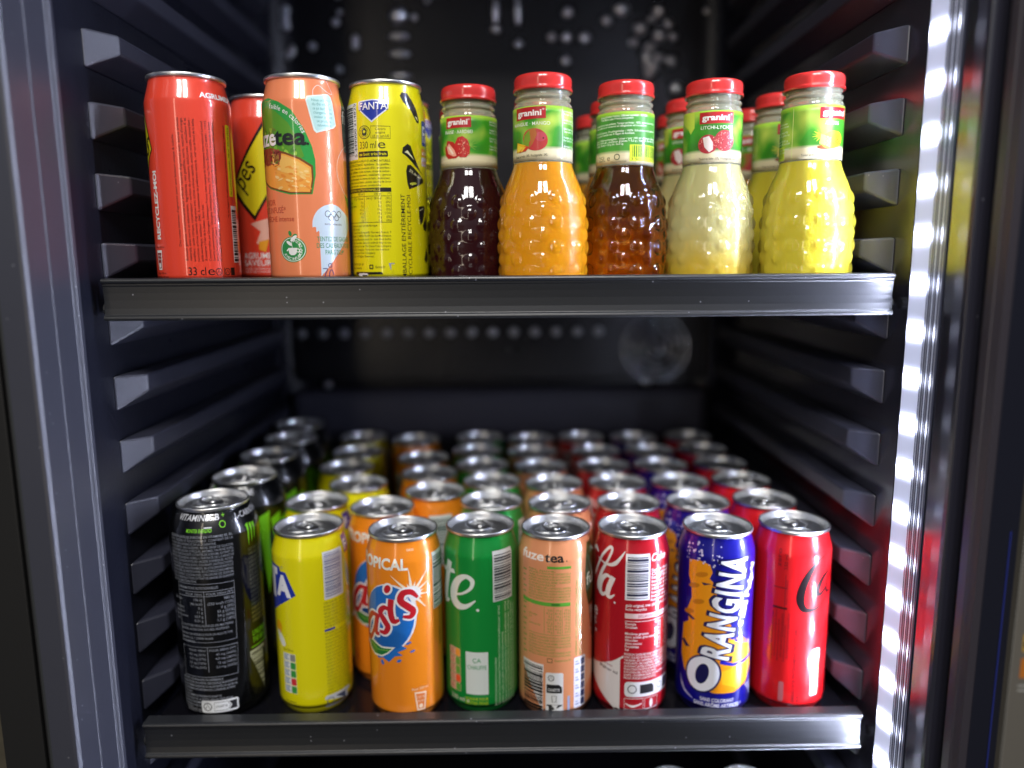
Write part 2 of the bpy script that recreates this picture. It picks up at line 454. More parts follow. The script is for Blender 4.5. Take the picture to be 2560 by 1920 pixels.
# ---- red citrus can
d = Deco()
d.poly([(-60, 120), (-43.6, 127.7), (-36, 112), (-30.0, 95.4), (-35, 90), (-43.5, 77.7), (-60, 72)], K_, 0)
d.poly([(-60, 117), (-43.6, 124.7), (-37, 111), (-31.4, 95.6), (-36, 91), (-43.5, 80.7), (-60, 75)], 'E3D820', 1)
d.text('S', -41.5, 92, 12, K_, 2, bold=.02, shear=.3); d.text('s', -38, 97, 7, K_, 2)
d.text('RECYCLEZ-MOI', -28.0, 34.5, 4.2, W_, 1, rot=PI/2, w=46.5, bold=.12)
ls = ["Des notes intenses d'agrumes pour une boisson unique & subtile.", "",
 "Boisson gazeuse rafraîchissante aux arômes naturels d'agrumes avec autres arômes",
 "naturels, avec sucre et édulcorants. Ingrédients : eau gazéifiée, sucre, extraits d'orange,",
 "acidifiant : acide citrique, conservateur : sorbate de potassium, édulcorants : acésulfame K et",
 "sucralose, arômes naturels d'agrumes avec autres arômes naturels, amidon modifié, antioxydant :",
 "acide ascorbique, stabilisant : E445. À consommer de préférence avant le : voir sur le fond de la boîte.",
 "À conserver à l'abri de la chaleur. Servir frais.", "",
 "Commercialisé par Orangina Schweppes France. Une marque de Schweppes International Limited.",
 "Service consommateurs : Orangina Schweppes France, 595 rue Pierre Berthier CS 80491 - 13593",
 "Aix-en-Provence Cedex 3 - France. (Indiquez la date et le numéro de lot inscrits sur le fond de la boîte).",
 "N° Cristal : 09 69 36 32 36. Appel non surtaxé. Service valable uniquement en France métropolitaine."]
zz = [(29.6, 104.6)]+[None]+[(19.8, 115.2)]*2+[(19, 115)]*3+[(19.5, 58)]+[None]+[(19.3, 114)]*4
sx = [-10.9, 0, -6.9, -4.5, -2.0, .4, 2.9, 5.4, 0, 8.3, 10.9, 13.4, 15.9]
for t, q, x in zip(ls, zz, sx):
    if t: d.text(t, x, q[0], 1.55, K_, 1, rot=PI/2, w=q[1]-q[0], bold=.016 if x in (-6.9, -4.5, 5.4) else .004)
d.text("*% de l'apport de référence pour un adulte-type (8400 kJ / 2000 kcal)", 25.2, 49.8, 1.5, K_, 1, rot=PI/2, w=63, bold=.004)
d.rrect(26.6, 64.6, 31.5, 113.8, .7, 'E3D820', 1)
d.text('Par portion nutritionnelle   100 ml   330 ml  (33cl)', 29.6, 66, 1.5, K_, 2, rot=PI/2, w=46)
d.bars(27.2, 18.2, 35, 58.2, vertical=False, seed=5, n=30)
d.text('AGRUMES', 7.7, 129.6, 3.4, W_, 1, w=27, bold=.11)
d.text('33 cl', -7.5, 9.6, 5.6, K_, 1, w=11.5, bold=.012); d.text('e', 5.3, 9.6, 6.2, K_, 1, w=4.6)
for x in (12.9, 19.8):
    d.ring(x, 11.8, 2.3, .5, K_, 1); d.stroke([(x-1.2, 10.6), (x, 13), (x+1.2, 10.6)], .5, K_, 1)
d.rect(17.0, 9.2, 17.5, 14.6, K_, 1); d.rect(22.8, 9.2, 27.0, 14.6, K_, 1)
d.poly([(-35, 27), (-28, 27), (-29.2, 13.4), (-33.8, 13.4)], W_, 1); d.poly([(-34.2, 25.2), (-28.8, 25.2), (-29.8, 14.4), (-33.2, 14.4)], '8E1F1A', 2)
d.text('144 kJ', -33.4, 22.6, 1.4, W_, 3); d.text('34 kcal', -33.4, 20.2, 1.4, W_, 3); d.ell(-31.5, 16.6, 1.3, 1.8, W_, 3)
d.text('Pour 330 ml', -35, 28.4, 1.4, K_, 1); d.text('Pour 100 ml', -35, 10.4, 1.4, K_, 1); d.text('144 kJ / 34 kcal', -35, 8, 1.4, K_, 1)
# other side of the same can, seen on the one standing behind: yellow diamond with big dark letters
o_ = 100
d.poly([(o_-34, 75), (o_-2, 125), (o_+20, 103), (o_-12, 50)], K_, 0)
d.poly([(o_-31, 76), (o_-2, 121), (o_+17.5, 102), (o_-12, 54)], 'E3D820', 1)
d.text('pes', o_-21, 72, 15, K_, 2, rot=.95, bold=.01, shear=.25, xs=.75)
d.poly([(o_-16, 48), (o_-2, 52), (o_+6, 46), (o_-1, 38), (o_-6, 30), (o_-12, 33), (o_-8, 42)], 'F0B9A5', 1)
d.poly([(o_-10, 34), (o_-2, 36), (o_-5, 26), (o_-10, 28)], 'F0A52C', 2)
d.text('AGRUMES', o_-24, 21, 4.6, W_, 1, w=26, bold=.03); d.text('SAVEURS', o_-24, 15.4, 4.6, W_, 1, w=26, bold=.03)
d.text('orange, pamplemousse,', o_-24, 12.6, 1.5, W_, 1, w=26); d.text('citron vert, mandarine', o_-24, 10.3, 1.5, W_, 1, w=26)
body_red = can_body(SLIM, paint('red_citrus_can_paint', 'E2452F', .05), d)

# ---- peach tea can, front side
G1, G2 = '2FA64A', '6FBF35'
d = Deco()
d.poly([(-48, 126), (-43.5, 128), (-27.8, 130), (-17.5, 126.5), (-8.2, 120.8), (-.1, 108.1), (4.5, 97), (6.4, 88), (6.2, 78), (3.4, 64.7), (-12, 64.5), (-30, 69), (-48, 78)], '2E9E44', 0)
d.poly([(-48, 120), (-28.2, 125), (-20, 120), (-11, 112.5), (-4.5, 101), (-1.0, 90), (-8, 86.0), (-48, 90)], '5A9A2A', 1)
for k in range(90):
    rn = random.Random(k); a = rn.uniform(-44, -6); zz_ = rn.uniform(90, 119)
    if zz_ > 128-(a+44)*.85: continue
    d.ell(a, zz_, rn.uniform(.6, 2.4), rn.uniform(.5, 1.6), rn.choice(['7FB53A', '3E7A22', '9BC84A', '49862A', '6B7A2A']), 2, rn.uniform(0, 3), n=9)
d.poly([(-48, 78), (-29.1, 69.4), (-11.4, 65.3), (2.6, 65.2), (4.6, 75), (4.5, 84), (-3.7, 89.1), (-14, 93), (-27, 96.5), (-48, 94)], '7A4A20', 3)
d.poly([(-48, 79.5), (-29.1, 70.4), (-11.4, 66.2), (1.8, 66.2), (3.4, 75), (3.2, 83), (-4.7, 88), (-14, 91.6), (-27, 94.5), (-48, 93)], 'F2A544', 4)
d.poly([(-26, 92.5), (-14, 90.6), (-5.5, 86.8), (2, 82), (2.2, 76), (-7, 77.5), (-18, 80), (-25, 86)], 'F4BE60', 5)
d.poly([(-46, 97), (-24, 96), (-17, 93.5), (-17.5, 89), (-20.5, 84), (-23.5, 83.5), (-26, 85.5), (-32, 84.5), (-38, 87), (-46, 90)], '8A3A2C', 5)
for k in range(60):
    rn = random.Random(k+500); d.ell(rn.uniform(-42, -19), rn.uniform(85, 95), rn.uniform(.4, 1.3), rn.uniform(.3, .9), rn.choice(['5F2018', 'A9573C', '70301F', '6A7A2A']), 6, rn.uniform(0, 3), n=8)
for k in range(40):
    rn = random.Random(k+900); a = rn.uniform(-24, 1); d.ell(a, rn.uniform(68, 86-.12*(a+24)), rn.uniform(.8, 2.6), rn.uniform(.4, 1.), rn.choice(['F5C774', 'EE9A3A', 'F7CF86', 'E98F33']), 6, rn.uniform(-.6, .3), n=9)
d.arctext('faible en calories', -29, 93, 30.0, 84, 3.1, W_, 4, bold=.02, xs=.95)
d.text('fuze', -46, 98.2, 11, W_, 7, w=25, bold=.07); d.text('tea', -22.6, 98.0, 11, '1F2424', 7, w=23.5, bold=.08); d.ell(1.8, 98.6, .8, .8, '1F2424', 7)
BR = 'B5402C'
d.text('THÉ NOIR', -46, 57.6, 4.0, BR, 1, w=21, bold=.0); d.text('GLACÉ INFUSÉ*', -46, 52.2, 4.0, BR, 1, w=30, bold=.01); d.text('goût PÊCHE intense', -46, 46.4, 3.5, BR, 1, w=36, bold=.02)
d.ell(-12.2, 26.9, 9.7, 8.9, '2E8F4A', 1); d.ring(-12.2, 26.9, 8.9, .45, W_, 2, ry=8.1)
d.arctext('AVEC INFUSION* DE THÉ', -12.4, 26.9, 7.4, 205, 1.9, W_, 2, bold=.03, ccw=True, xs=.95)
d.poly([(-15.6, 28), (-8.8, 28), (-9.6, 24.2), (-11, 23), (-13.6, 23), (-15, 24.2)], W_, 3); d.ring(-8.4, 26.2, 1.1, .5, W_, 3); d.ell(-16, 26.6, 1.2, .5, W_, 3, .8)
d.ell(-14.6, 31.2, 2.5, 1.1, W_, 3, 2.5); d.ell(-11.2, 34.6, 3.0, 1.2, W_, 3, .7); d.ell(-13.7, 38, 1.2, 1.9, '2E8F4A', 1, .3); d.ell(-10.3, 36.2, 1.9, 1.4, '2E8F4A', 1, .5); d.stroke([(-12.4, 28), (-12.8, 31), (-12.2, 34)], .35, W_, 4)
TAG = 'BFE3DC'
d.poly([(2.6, 130.2), (19.2, 133.0), (21.0, 131.2), (24.2, 112.6), (22.0, 110.6), (8.0, 106.0), (6.2, 107.8), (1.6, 127.5)], 'DDEFE6', 1)
d.poly([(3.2, 129.4), (18.8, 132.2), (20.2, 130.6), (23.2, 113.2), (21.4, 111.6), (8.6, 107.4), (7.2, 108.8), (2.5, 127.3)], TAG, 2)
for i, t in enumerate(['Nous utilisons', "du thé infusé*,", 'ce qui dépôt et/ou', 'changement de', 'couleur peuvent', 'se produire', 'naturellement.']):
    d.text(t, 12.5+i*.35, 127.2-i*2.75, 1.9, '5FA89A', 3, w=14 if i not in (5, 6) else 11, align='c', rot=.04, bold=.01)
d.curve([(7, 130.6), (7.6, 135), (12, 138.2), (18, 134.6), (23, 133.6), (21.5, 139), (19.5, 143)], .45, 'F3E3D8', 3)
A_ = [(2.3, 0)] + [(16.6-14.3*math.cos(t), 44+14*math.sin(t)) for t in [PI*k/16 for k in range(17)]] + [(40, 20), (40, 0)]
d.poly([(2.3, 3), (2.3, 44)] + [(17-14.7*math.cos(t), 44+14.3*math.sin(t)) for t in [PI*k/16 for k in range(1, 11)]] + [(29, 53.5), (36, 50), (38, 44), (38, 3)], 'CFE0EC', 1)
for i, (x, z) in enumerate([(13.7, 51.6), (18.6, 51.6), (23.5, 51.6), (16.1, 49.2), (21.0, 49.2)]): d.ring(x, z, 2.1, .42, '20242C', 2)
d.text('PARTENAIRE MONDIAL', 18.6, 43.8, 1.15, '20242C', 2, w=15, align='c', bold=.02)
GT = '2E8F62'
d.text('TENTEZ DE GAGNER', 5, 32.6, 3.2, GT, 2, w=30, bold=.02); d.text('DES CADEAUX POUR', 4.6, 28.0, 3.2, GT, 2, w=31, bold=.02); d.text('PARIS 2024*', 10.6, 23.4, 3.2, GT, 2, w=17, bold=.02)
d.ring(13.7, 15.6, 1.4, .5, '3B3370', 2); d.curve([(8.2, 13.4), (11.6, 13.2), (10, 10), (9.0, 6)], .6, '3B3370', 2); d.curve([(12.5, 6), (13.2, 11), (15, 12.4), (16.4, 9)], .6, '3B3370', 2)
d.poly([(33, 133), (36, 138), (60, 138), (60, 96), (35, 96), (32.3, 106), (31.8, 120)], '123F22', 1); d.text('fuze', 32.6, 115.5, 9, W_, 2, w=22, bold=.03)
d.curve([(40, 101), (31, 97), (24.6, 89), (23.8, 78), (30, 68), (40, 62)], .45, 'F7DCCB', 1)
d.poly([(31.5, 66), (37, 58), (60, 50), (60, 62), (37, 64)], '2E8F3A', 1)
body_peachA = can_body(SLIM, paint('peach_can_paint', 'EE8A5C', .12), d)

# ---- yellow lemon can, information side (upper shelf)
BL = '2238A8'; Y1 = 'E6DE10'
d = Deco()
d.rect(-50, 91, -23.6, 130, 'E9ECEC', 0)
rn = random.Random(3); z = 94.
while z < 127: t = rn.choice((.35, .35, .7, 1.)); d.rect(-48, z, -27.5, z+t, K_, 1); z += t+rn.choice((.4, .4, .8))
d.text('5 449000 214829', -24.2, 92.5, 2.5, K_, 1, rot=PI/2, w=37)
d.poly([(-21.6, 130.6), (-10, 131.6), (2.2, 130.6), (1.6, 124.6), (-10.6, 115.6), (-21.2, 125)], 'E8EAF2', 1)
d.poly([(-20.6, 129.8), (-10, 130.8), (1.2, 129.8), (.7, 125), (-10.6, 116.8), (-20.3, 125.3)], BL, 2)
d.text('FANTA', -20.6, 124.2, 5.4, '16226E', 3, w=22, bold=.09); d.text('FANTA', -20.1, 124.5, 5.0, 'F4F4F8', 4, w=21, bold=.04)
d.ring(1.9, 131.5, .7, .22, BL, 2)
d.ring(-16.8, 109.2, 4.7, .5, '3A3A18', 1, ry=4.4); d.ring(-16.8, 109.2, 3.3, .3, '3A3A18', 1)
d.poly([(-19, 110.4), (-17.6, 112), (-16, 112), (-14.6, 110.4), (-14.8, 108), (-15.6, 106.8), (-18, 106.8), (-18.8, 108)], '3A3A18', 1); d.ell(-16.8, 109.6, 1.1, 1.0, Y1, 2)
B0 = [(-11.6, 105), (2.4, 104.6), (2.6, 112.8), (-11.4, 113.2)]; d.stroke(B0, .4, '3A3A18', 1, True)
for i, t in enumerate(['Citrons', 'origine', 'UE et non-UE']): d.text(t, -4.5, 110.3-i*2.4, 1.7, '3A3A18', 1, align='c', w=(7.5, 7, 12)[i])
d.text('330 ml', -21.1, 98.0, 4.9, '2A2A18', 1, w=13.2); d.text('e', -6.6, 97.8, 6.2, '2A2A18', 1, w=5.4)
d.rrect(-22.7, 92.0, .4, 96.0, .7, '22221A', 1); d.text('se boit très frais', -21.7, 93.1, 2.1, Y1, 2, w=21, bold=.04)
ls = ['BOISSON RAFRAÎCHISSANTE AU FRUIT ET ARÔMES NATURELS,', 'AVEC SUCRE ET ÉDULCORANT. Ingrédients : Eau gazéifiée ;', 'sucre ; jus de citron à base de concentré (5%) ; antioxydant :', 'acide ascorbique ; acidifiants : acide citrique, citrate de sodium ;', 'conservateur : sorbate de potassium ; stabilisants : gomme', 'arabique, esters glycériques de résine de bois ; édulcorant :', 'glycosides de stéviol issus de Stevia ; arômes naturels de citron', 'avec autres arômes naturels ; colorant : caroténoïdes.']
for i, t in enumerate(ls): d.text(t, -45, 88.6-i*2.42, 1.5, '33331A', 1, w=47 if i < 7 else 40, bold=.01)
d.rect(-46, 67.6, 1.9, 70.6, '22221A', 1); d.text('DÉCLARATION NUTRITIONNELLE', -42, 68.3, 1.7, Y1, 2, w=36, bold=.02)
d.stroke([(-46, 70), (1.9, 69.4), (1.6, 46.2), (-46, 46.2)], .4, '33331A', 1, True)
d.rect(-19, 46.4, -18.7, 67.6, '33331A', 1); d.rect(-46, 64.6, 1.7, 64.9, '33331A', 1)
for i, (a, b, c_) in enumerate([('100 ml', '330 ml', '(*)'), ('77 kJ / 18 kcal', '244 kJ / 58 kcal', '(3%)'), ('0 g', '0 g', '(0%)'), ('0 g', '0 g', '(0%)'), ('4,3 g', '14 g', '(5%)'), ('4,2 g', '14 g', '(15%)'), ('0 g', '0 g', '(0%)'), ('0 g', '0 g', '(0%)')]):
    z = 65.6-i*2.6-(.6 if i else 0)
    d.text(a, -20, z, 1.6, '33331A', 1, align='r', xs=.85); d.text(b, -5.4, z, 1.6, '33331A', 1, align='r', xs=.85); d.text(c_, 1.2, z, 1.6, '33331A', 1, align='r', xs=.85)
for i, t in enumerate(['Énergie', 'Matières grasses', 'dont acides gras saturés', 'Glucides', 'dont sucres', 'Protéines', 'Sel']): d.text(t, -45, 62.6-i*2.6, 1.5, '33331A', 1, xs=.85)
ls = ["*Apport de référence pour un adulte-type", "(8400 kJ / 2000 kcal)", "Fabriqué par : Coca-Cola Europacific Partners France, 9", "chemin de Bretagne, CS 80050, 92784 Issy-les-Moulineaux.", "À consommer de préférence avant le : voir fond boîte.", "Conserver à l'abri du soleil, dans un endroit frais et sec.", "Fabriqué avec l'autorisation de The Coca-Cola Company.", "© The Coca-Cola Company. Fanta est une marque", "déposée de The Coca-Cola Company.", "Service cons. Ext. All Rights Reserved."]
for i, t in enumerate(ls): d.text(t, -45, 43.3-i*2.45, 1.5, '33331A', 1, w=(36, 20, 46, 46, 46, 46, 46, 44, 34, 33)[i], bold=.004)
d.rrect(-16.5, 12.6, -13.2, 16, .8, '22221A', 1); d.ell(-14.8, 14.3, 1.0, .9, Y1, 2); d.text('fanta.fr', -11.6, 13.3, 1.9, '33331A', 1)
d.text('Tél. 09 69 39 29 29', -40, 15.4, 1.5, '33331A', 1, w=18); d.text('(prix non surtaxé)', -40, 12.8, 1.5, '33331A', 1, w=16)
d.rect(-1.5, 4, 2.6, 17, '9AA4B8', 1); d.text('SCAN', 2.0, 5, 2.0, Y1, 2, rot=PI/2); d.rrect(-32, 3, -6, 10.6, 1.5, '22221A', 1); d.rrect(-28, 4, -18, 9.6, 1, W_, 2)
d.text('EMBALLAGE ENTIÈREMENT', 11.6, 3.2, 3.1, '22221A', 1, rot=PI/2, w=63, bold=.01); d.text('RECYCLABLE RECYCLE-MOI', 16.4, 3.2, 3.1, '22221A', 1, rot=PI/2, w=62.5, bold=.0)
def seed_(pts, slit=None):
    d.poly(pts, '1B1B16', 1)
    if slit: d.poly(slit, 'F2F0C0', 2)
seed_([(10.8, 134.5), (13, 137.2), (17.5, 137), (20.5, 133), (24.5, 125.5), (27.4, 118.4), (26.4, 116.8), (24, 117.6), (19, 124.8), (13, 130.0)])
d.poly([(22.4, 121.6), (25.8, 118.4), (24.8, 121)], 'F2F0C0', 2)
seed_([(10.6, 95.0), (11.5, 99), (15.2, 101.6), (17.8, 100.4), (20.5, 94), (25.5, 85.6), (30, 81.0), (22, 86.2), (14.5, 92.6)]); d.poly([(12.5, 95.6), (15, 97.2), (21, 90.6), (14.8, 95)], 'F2F0C0', 2)
seed_([(13.4, 82.5), (14.6, 86.6), (17.4, 87.2), (25, 82), (31.5, 77.4), (31, 75.4), (22, 72), (15.6, 69.8), (14.2, 74)]); d.text('5% de jus*', 15.8, 82.4, 2.1, 'F2F0C0', 2, rot=-.42, bold=.03, w=13); d.ell(19.4, 74.0, 3.2, .9, 'C9D44A', 2, .1)
seed_([(24.4, 57.8), (31, 59), (33, 57.2), (29.4, 47.4), (26, 44.6), (24.6, 50)]); d.stroke([(25, 55), (31, 57)], .4, 'F2F0C0', 2)
seed_([(29, 44.6), (34, 51.6), (37, 44), (34, 40.2), (30.4, 41.2)]); seed_([(30, 19.6), (34.6, 28.6), (37, 20), (33, 16.4)])
d.rrect(30.8, 102, 50, 119.6, 1.2, BL, 1); d.text('FANTA', 32.0, 104.6, 11.5, 'F4F4F8', 2, w=34, bold=.04)
d.rect(29.6, 94.4, 50, 100, 'F0A04A', 1); d.text('citron', 30.4, 95.5, 3.0, W_, 2, bold=.03); d.rect(29.6, 87.4, 50, 93.6, 'D9CFE6', 1); d.text('rafraîchit', 30.4, 89, 2.4, 'E08A3A', 2, bold=.02)
body_yellowA = can_body(SLIM, paint('yellow_can_paint', 'E8DF0C', .1), d)

# ---- black tall energy can
GR = '7FD428'; GY = '8C9098'
d = Deco()
vs_ = 'VITAMINES B'
d.text('VITAMINES B', -33.6, 159.4, 4.0, 'D8DAE0', 1, w=37.5, bold=.02, shear=.12, space=1.0); d.text('+', 6.2, 160.4, 3.6, GR, 1, bold=.04); d.text('L-CARNITINE', 17.6, 157.6, 4.0, 'D8DAE0', 1, w=34, bold=.015, shear=.1)
d.rect(-8.6, 154.4, -2.6, 155.2, 'D8DAE0', 1); d.ring(5.8, 156.2, 2.2, .6, GR, 1)
d.text('MONSTER ENERGY', -22.4, 151.6, 2.5, GR, 1, w=17.5, bold=.05); d.ring(-3.9, 152.8, 1.0, .5, GR, 1)
ls = ['BOISSON GAZEUSE ENRICHIE EN VITAMINES B3, B6,', 'AVEC SUCRES ET ÉDULCORANT. CONTIENT DE LA', 'TAURINE, DU GINSENG ET DE LA L-CARNITINE.', 'INGRÉDIENTS : EAU GAZÉIFIÉE, SUCRE, SIROP DE GLUCOSE,', 'ACIDIFIANT (ACIDE CITRIQUE), ARÔMES, TAURINE (0,4%),', "RÉGULATEUR D'ACIDITÉ (CITRATES DE SODIUM), EXTRAIT DE", 'RACINE DE GINSENG (0,08%), L-TARTRATE DE L-CARNITINE', '(0,04%), CONSERVATEURS (ACIDE SORBIQUE, ACIDE', 'BENZOÏQUE), CAFÉINE (0,03%), COLORANT (ANTHOCYANES),', 'VITAMINES (B3 (NICOTINAMIDE), B6 (CHLORHYDRATE DE', 'PYRIDOXINE), B2 (RIBOFLAVINE), B12 (CYANOCOBALAMINE)),', 'ÉDULCORANT (SUCRALOSE), CHLORURE DE SODIUM,', 'D-GLUCURONOLACTONE, EXTRAIT DE GRAINE DE GUARANA', 'INOSITOL, MALTODEXTRINE.']
for i, t in enumerate(ls): d.text(t, -38, 147.6-i*2.62, 1.75, GY, 1, w=(50, 50, 38, 50, 50, 50, 50, 49, 49, 49, 49, 49, 49, 22)[i], bold=.012)
d.stroke([(-33, 112.6), (10.6, 112.0), (9.8, 66), (-33, 66)], .45, GY, 1, True); d.rect(-33, 106.2, 10.4, 106.6, GY, 1); d.rect(-33, 102.4, 10.4, 102.8, GY, 1); d.rect(-11.5, 80, -11.1, 106.2, GY, 1)
d.text('INFORMATIONS NUTRITIONNELLES', -32, 108.2, 2.0, GY, 1, w=31, bold=.02)
d.text('POUR 100ml', -26, 103.4, 1.8, GY, 1, w=13, bold=.02); d.text('POUR 500ml (%*)', -9.6, 103.4, 1.8, GY, 1, w=19, bold=.02)
for i, (a, b) in enumerate([('196 kJ', '980 kJ'), ('(46 kcal)', '(232 kcal) (12%)'), ('0 g', '0 g (0%)'), ('11 g', '55 g (21%)'), ('10,9 g', '54 g (60%)'), ('0,21 g', '1,1 g (18%)')]):
    d.text(a, -13, 99-i*3.3, 2.0, GY, 1, align='r', bold=.02); d.text(b, 9.4, 99-i*3.3, 2.0, GY, 1, align='r', bold=.02)
for i, t in enumerate(['Énergie', '', 'Graisses', 'Glucides', 'dont sucres', 'Sel']): 
    if t: d.text(t, -38, 99-i*3.3, 1.9, GY, 1, bold=.015)
for i, t in enumerate(['QUANTITÉS NÉGLIGEABLES DE MATIÈRES', 'GRASSES, ACIDES GRAS SATURÉS, PROTÉINES.', '*APPORT DE RÉFÉRENCE POUR UN ADULTE-TYPE', '(8400 kJ / 2000 kcal)', 'VITAMINES']): d.text(t, -33, 78.6-i*3.0-(1 if i > 1 else 0), 1.7, GY, 1, w=(41, 38, 40, 26, 12)[i], bold=.012)
d.rect(-33, 62.0, 10, 62.4, GY, 1); d.rect(-12, 42, -11.6, 62, GY, 1); d.stroke([(-33, 62.2), (10, 62), (9, 38), (-33, 38)], .45, GY, 1, True)
for i, (a, b) in enumerate([('POUR 100ml', 'POUR 500ml (%*)'), ('8,5 mg (53%)', '42 mg (265%)'), ('0,8 mg (57%)', '4,0 mg (285%)'), ('2,5 µg (100%)', '12 µg (500%)'), ('0,7 mg (50%)', '3,5 mg (250%)')]):
    d.text(a, -13.4, 58.6-i*3.4, 1.8, GY, 1, align='r', bold=.015); d.text(b, 8.4, 58.6-i*3.4, 1.8, GY, 1, align='r', bold=.015)
for i, t in enumerate(["APPORTS JOURNALIERS DE RÉFÉRENCE", "TENEUR ÉLEVÉE EN CAFÉINE. DÉCONSEILLÉ AUX ENFANTS", "ET AUX FEMMES ENCEINTES OU ALLAITANTES (32 mg/100 ml).", "À CONSOMMER AVEC MODÉRATION. CONSERVER AU FRAIS", "ET AU SEC.", "À CONSOMMER DE PRÉFÉRENCE AVANT LE", "VOIR FOND DE LA BOÎTE. SERVIR TRÈS FRAIS", "SERVICE CONSOMMATEURS", "CONTENU 500 ml"]): d.text(t, -36, 35.0-i*2.7, 1.6, 'A4A8B0', 1, w=(34, 44, 44, 42, 9, 32, 40, 22, 16)[i], bold=.008)
d.rrect(-19.6, 8.6, 7.8, 18.6, 1.6, 'E8EAEA', 1); d.ring(-14.8, 13.6, 3.0, .6, '222222', 2); d.stroke([(-16.4, 12), (-14.8, 15.4), (-13.2, 12)], .5, '222222', 2)
d.stroke([(-9.8, 17), (0, 17), (2, 13.6), (0, 10.2), (-9.8, 10.2)], .4, '444444', 2, True); d.text('CANETTE', -8.8, 12.8, 1.7, '333333', 2, w=8.5, bold=.02); d.poly([(1, 17), (6.6, 17), (6.6, 10.2), (1, 10.2), (3, 13.6)], '26262C', 2)
d.text('500ml', -34, 8.8, 4.2, '8A8C90', 1, w=10, bold=.02); d.text('e', -22.8, 8.8, 4.4, '8A8C90', 1)
for k, x in enumerate((25.2, 28.6, 32.0)):
    d.poly([(x-1.0, 151.8-k*.4), (x+1.6, 152.6-k*.5), (x+1.1, 146), (x+.9, 140+k), (x+.2, 134.8+k*1.5), (x-.2, 140), (x-.5, 145)], GR, 1)
d.poly([(23.4, 150.5), (25.0, 152.2), (25.2, 150)], GR, 1)
for i in range(18): d.text(rn.choice(['MONSTER ENERGY EST UNE', 'BOISSON ÉNERGISANTE AU', 'GOÛT UNIQUE. LIBÉREZ', 'LA BÊTE QUI EST EN VOUS', 'UN MÉLANGE PUISSANT DE']), 24.0, 130.6-i*3.4, 2.2, '7C8070' if i < 14 else 'A09A60', 1, w=19-.2*i, bold=.02)
d.text('UNLEASH', 23, 62, 4.4, GR, 1, bold=.06, shear=.2, w=17); d.text('THE BEAST', 23, 56.4, 4.2, GR, 1, bold=.06, shear=.2, w=18)
d.rect(21.4, 52.6, 42, 53.6, GR, 1); d.bars(19.8, 8, 36, 50.6, vertical=False, seed=9, n=32, bg='DDE0CE')
# green claw emblem on the front of the can (turned away on the first can, glimpsed on the ones behind)
for k, x in enumerate((58, 70, 82)):
    d.poly([(x-6, 138-3*k), (x+5, 142-3*k), (x+4, 118), (x+5, 96), (x+1, 70+6*k), (x-1.5, 92), (x-3, 112)], GR, 1)
body_black = can_body(TALL, paint('black_can_paint', '040507', .1), d)

# ---- yellow can, lower shelf
d = Deco()
d.poly([(-64, 124), (-43.6, 121.6), (-26.6, 119.6), (-25.8, 116.4), (-20.4, 116.2), (-12.4, 98.8), (-30, 87.5), (-45, 77.5), (-64, 90)], BL, 1)
d.text('FAN', -62, 94, 20, 'EEF0F8', 2, w=18, bold=.08)
d.rect(-42, 93.4, -33.4, 116, 'EEF0F8', 2); d.rect(-64, 112.6, -29.6, 118.4, 'EEF0F8', 2); d.text('A', -31.6, 97.4, 15.4, 'EEF0F8', 3, w=15.6, bold=.16); d.ring(-23.6, 119.6, .9, .25, BL, 2)
d.ell(-31.8, 70, 4.2, 5.2, 'F0A818', 1); d.poly([(-37, 78), (-41, 84), (-46, 80)], '4F9A3A', 2)
d.poly([(-36, 67.5), (-31, 67), (-26, 62), (-24, 57.2), (-26, 54.8), (-29, 55.6), (-32.5, 60)], 'EDEFE8', 1)
for i, c_ in enumerate(['8E8E86', '3A9A3E', '3A9A3E', 'D8343A', '3A9A3E']):
    z = 44.4-i*6.6; d.rrect(-27.6, z-.2, -15.6, z+6.0, .8, 'EDEFEA', 1); d.rrect(-20.4, z+.1, -15.8, z+5.7, .8, c_, 2)
    for k in range(3): d.rect(-26.8, z+1+k*1.7, -21.6+(k % 2)*-1.2, z+1.8+k*1.7, '5F86A8', 2)
d.text('Pour 330 ml', -27, 52.4, 2.0, '33331A', 1, w=9.5); d.text('Par portion', -27, 9.6, 1.8, '33331A', 1, w=10); d.text('AR adulte-type (2000 kcal)', -28, 7.0, 1.4, '33331A', 1, w=14)
d.rect(8.9, 93, 27, 131, 'DDE2EA', 1)
z = 95.
while z < 129.5: t = rn.choice((.4, .7, 1.0)); d.rect(10, z, 24.8, z+t, '6C74A8' if z > 110 else '5E6A9A', 2); z += t+rn.choice((.5, .8, 1.1))
for i in range(28):
    c_ = '8A8A2E'
    d.text(rn.choice(ls[:9]), 8.0, 89.6-i*2.75, 1.6, c_, 1, w=26-rn.random()*3, bold=.01) if i not in (8,) else d.rect(7.8, 67.4, 16.6, 69.2, BL, 1)
d.rrect(5.6, 4, 30, 14.6, 2, 'D5DBE2', 1); d.ring(10, 9.4, 2.8, .6, '5A6476', 2); d.rect(15, 6, 26, 12.4, '4A5470', 2)
d.rrect(30.6, 124, 45, 138, 1.2, '4A3FA8', 1); d.text('F', 31.8, 126, 8, W_, 2, bold=.04)
body_yellowB = can_body(SLIM, bpy.data.materials['yellow_can_paint'], d)

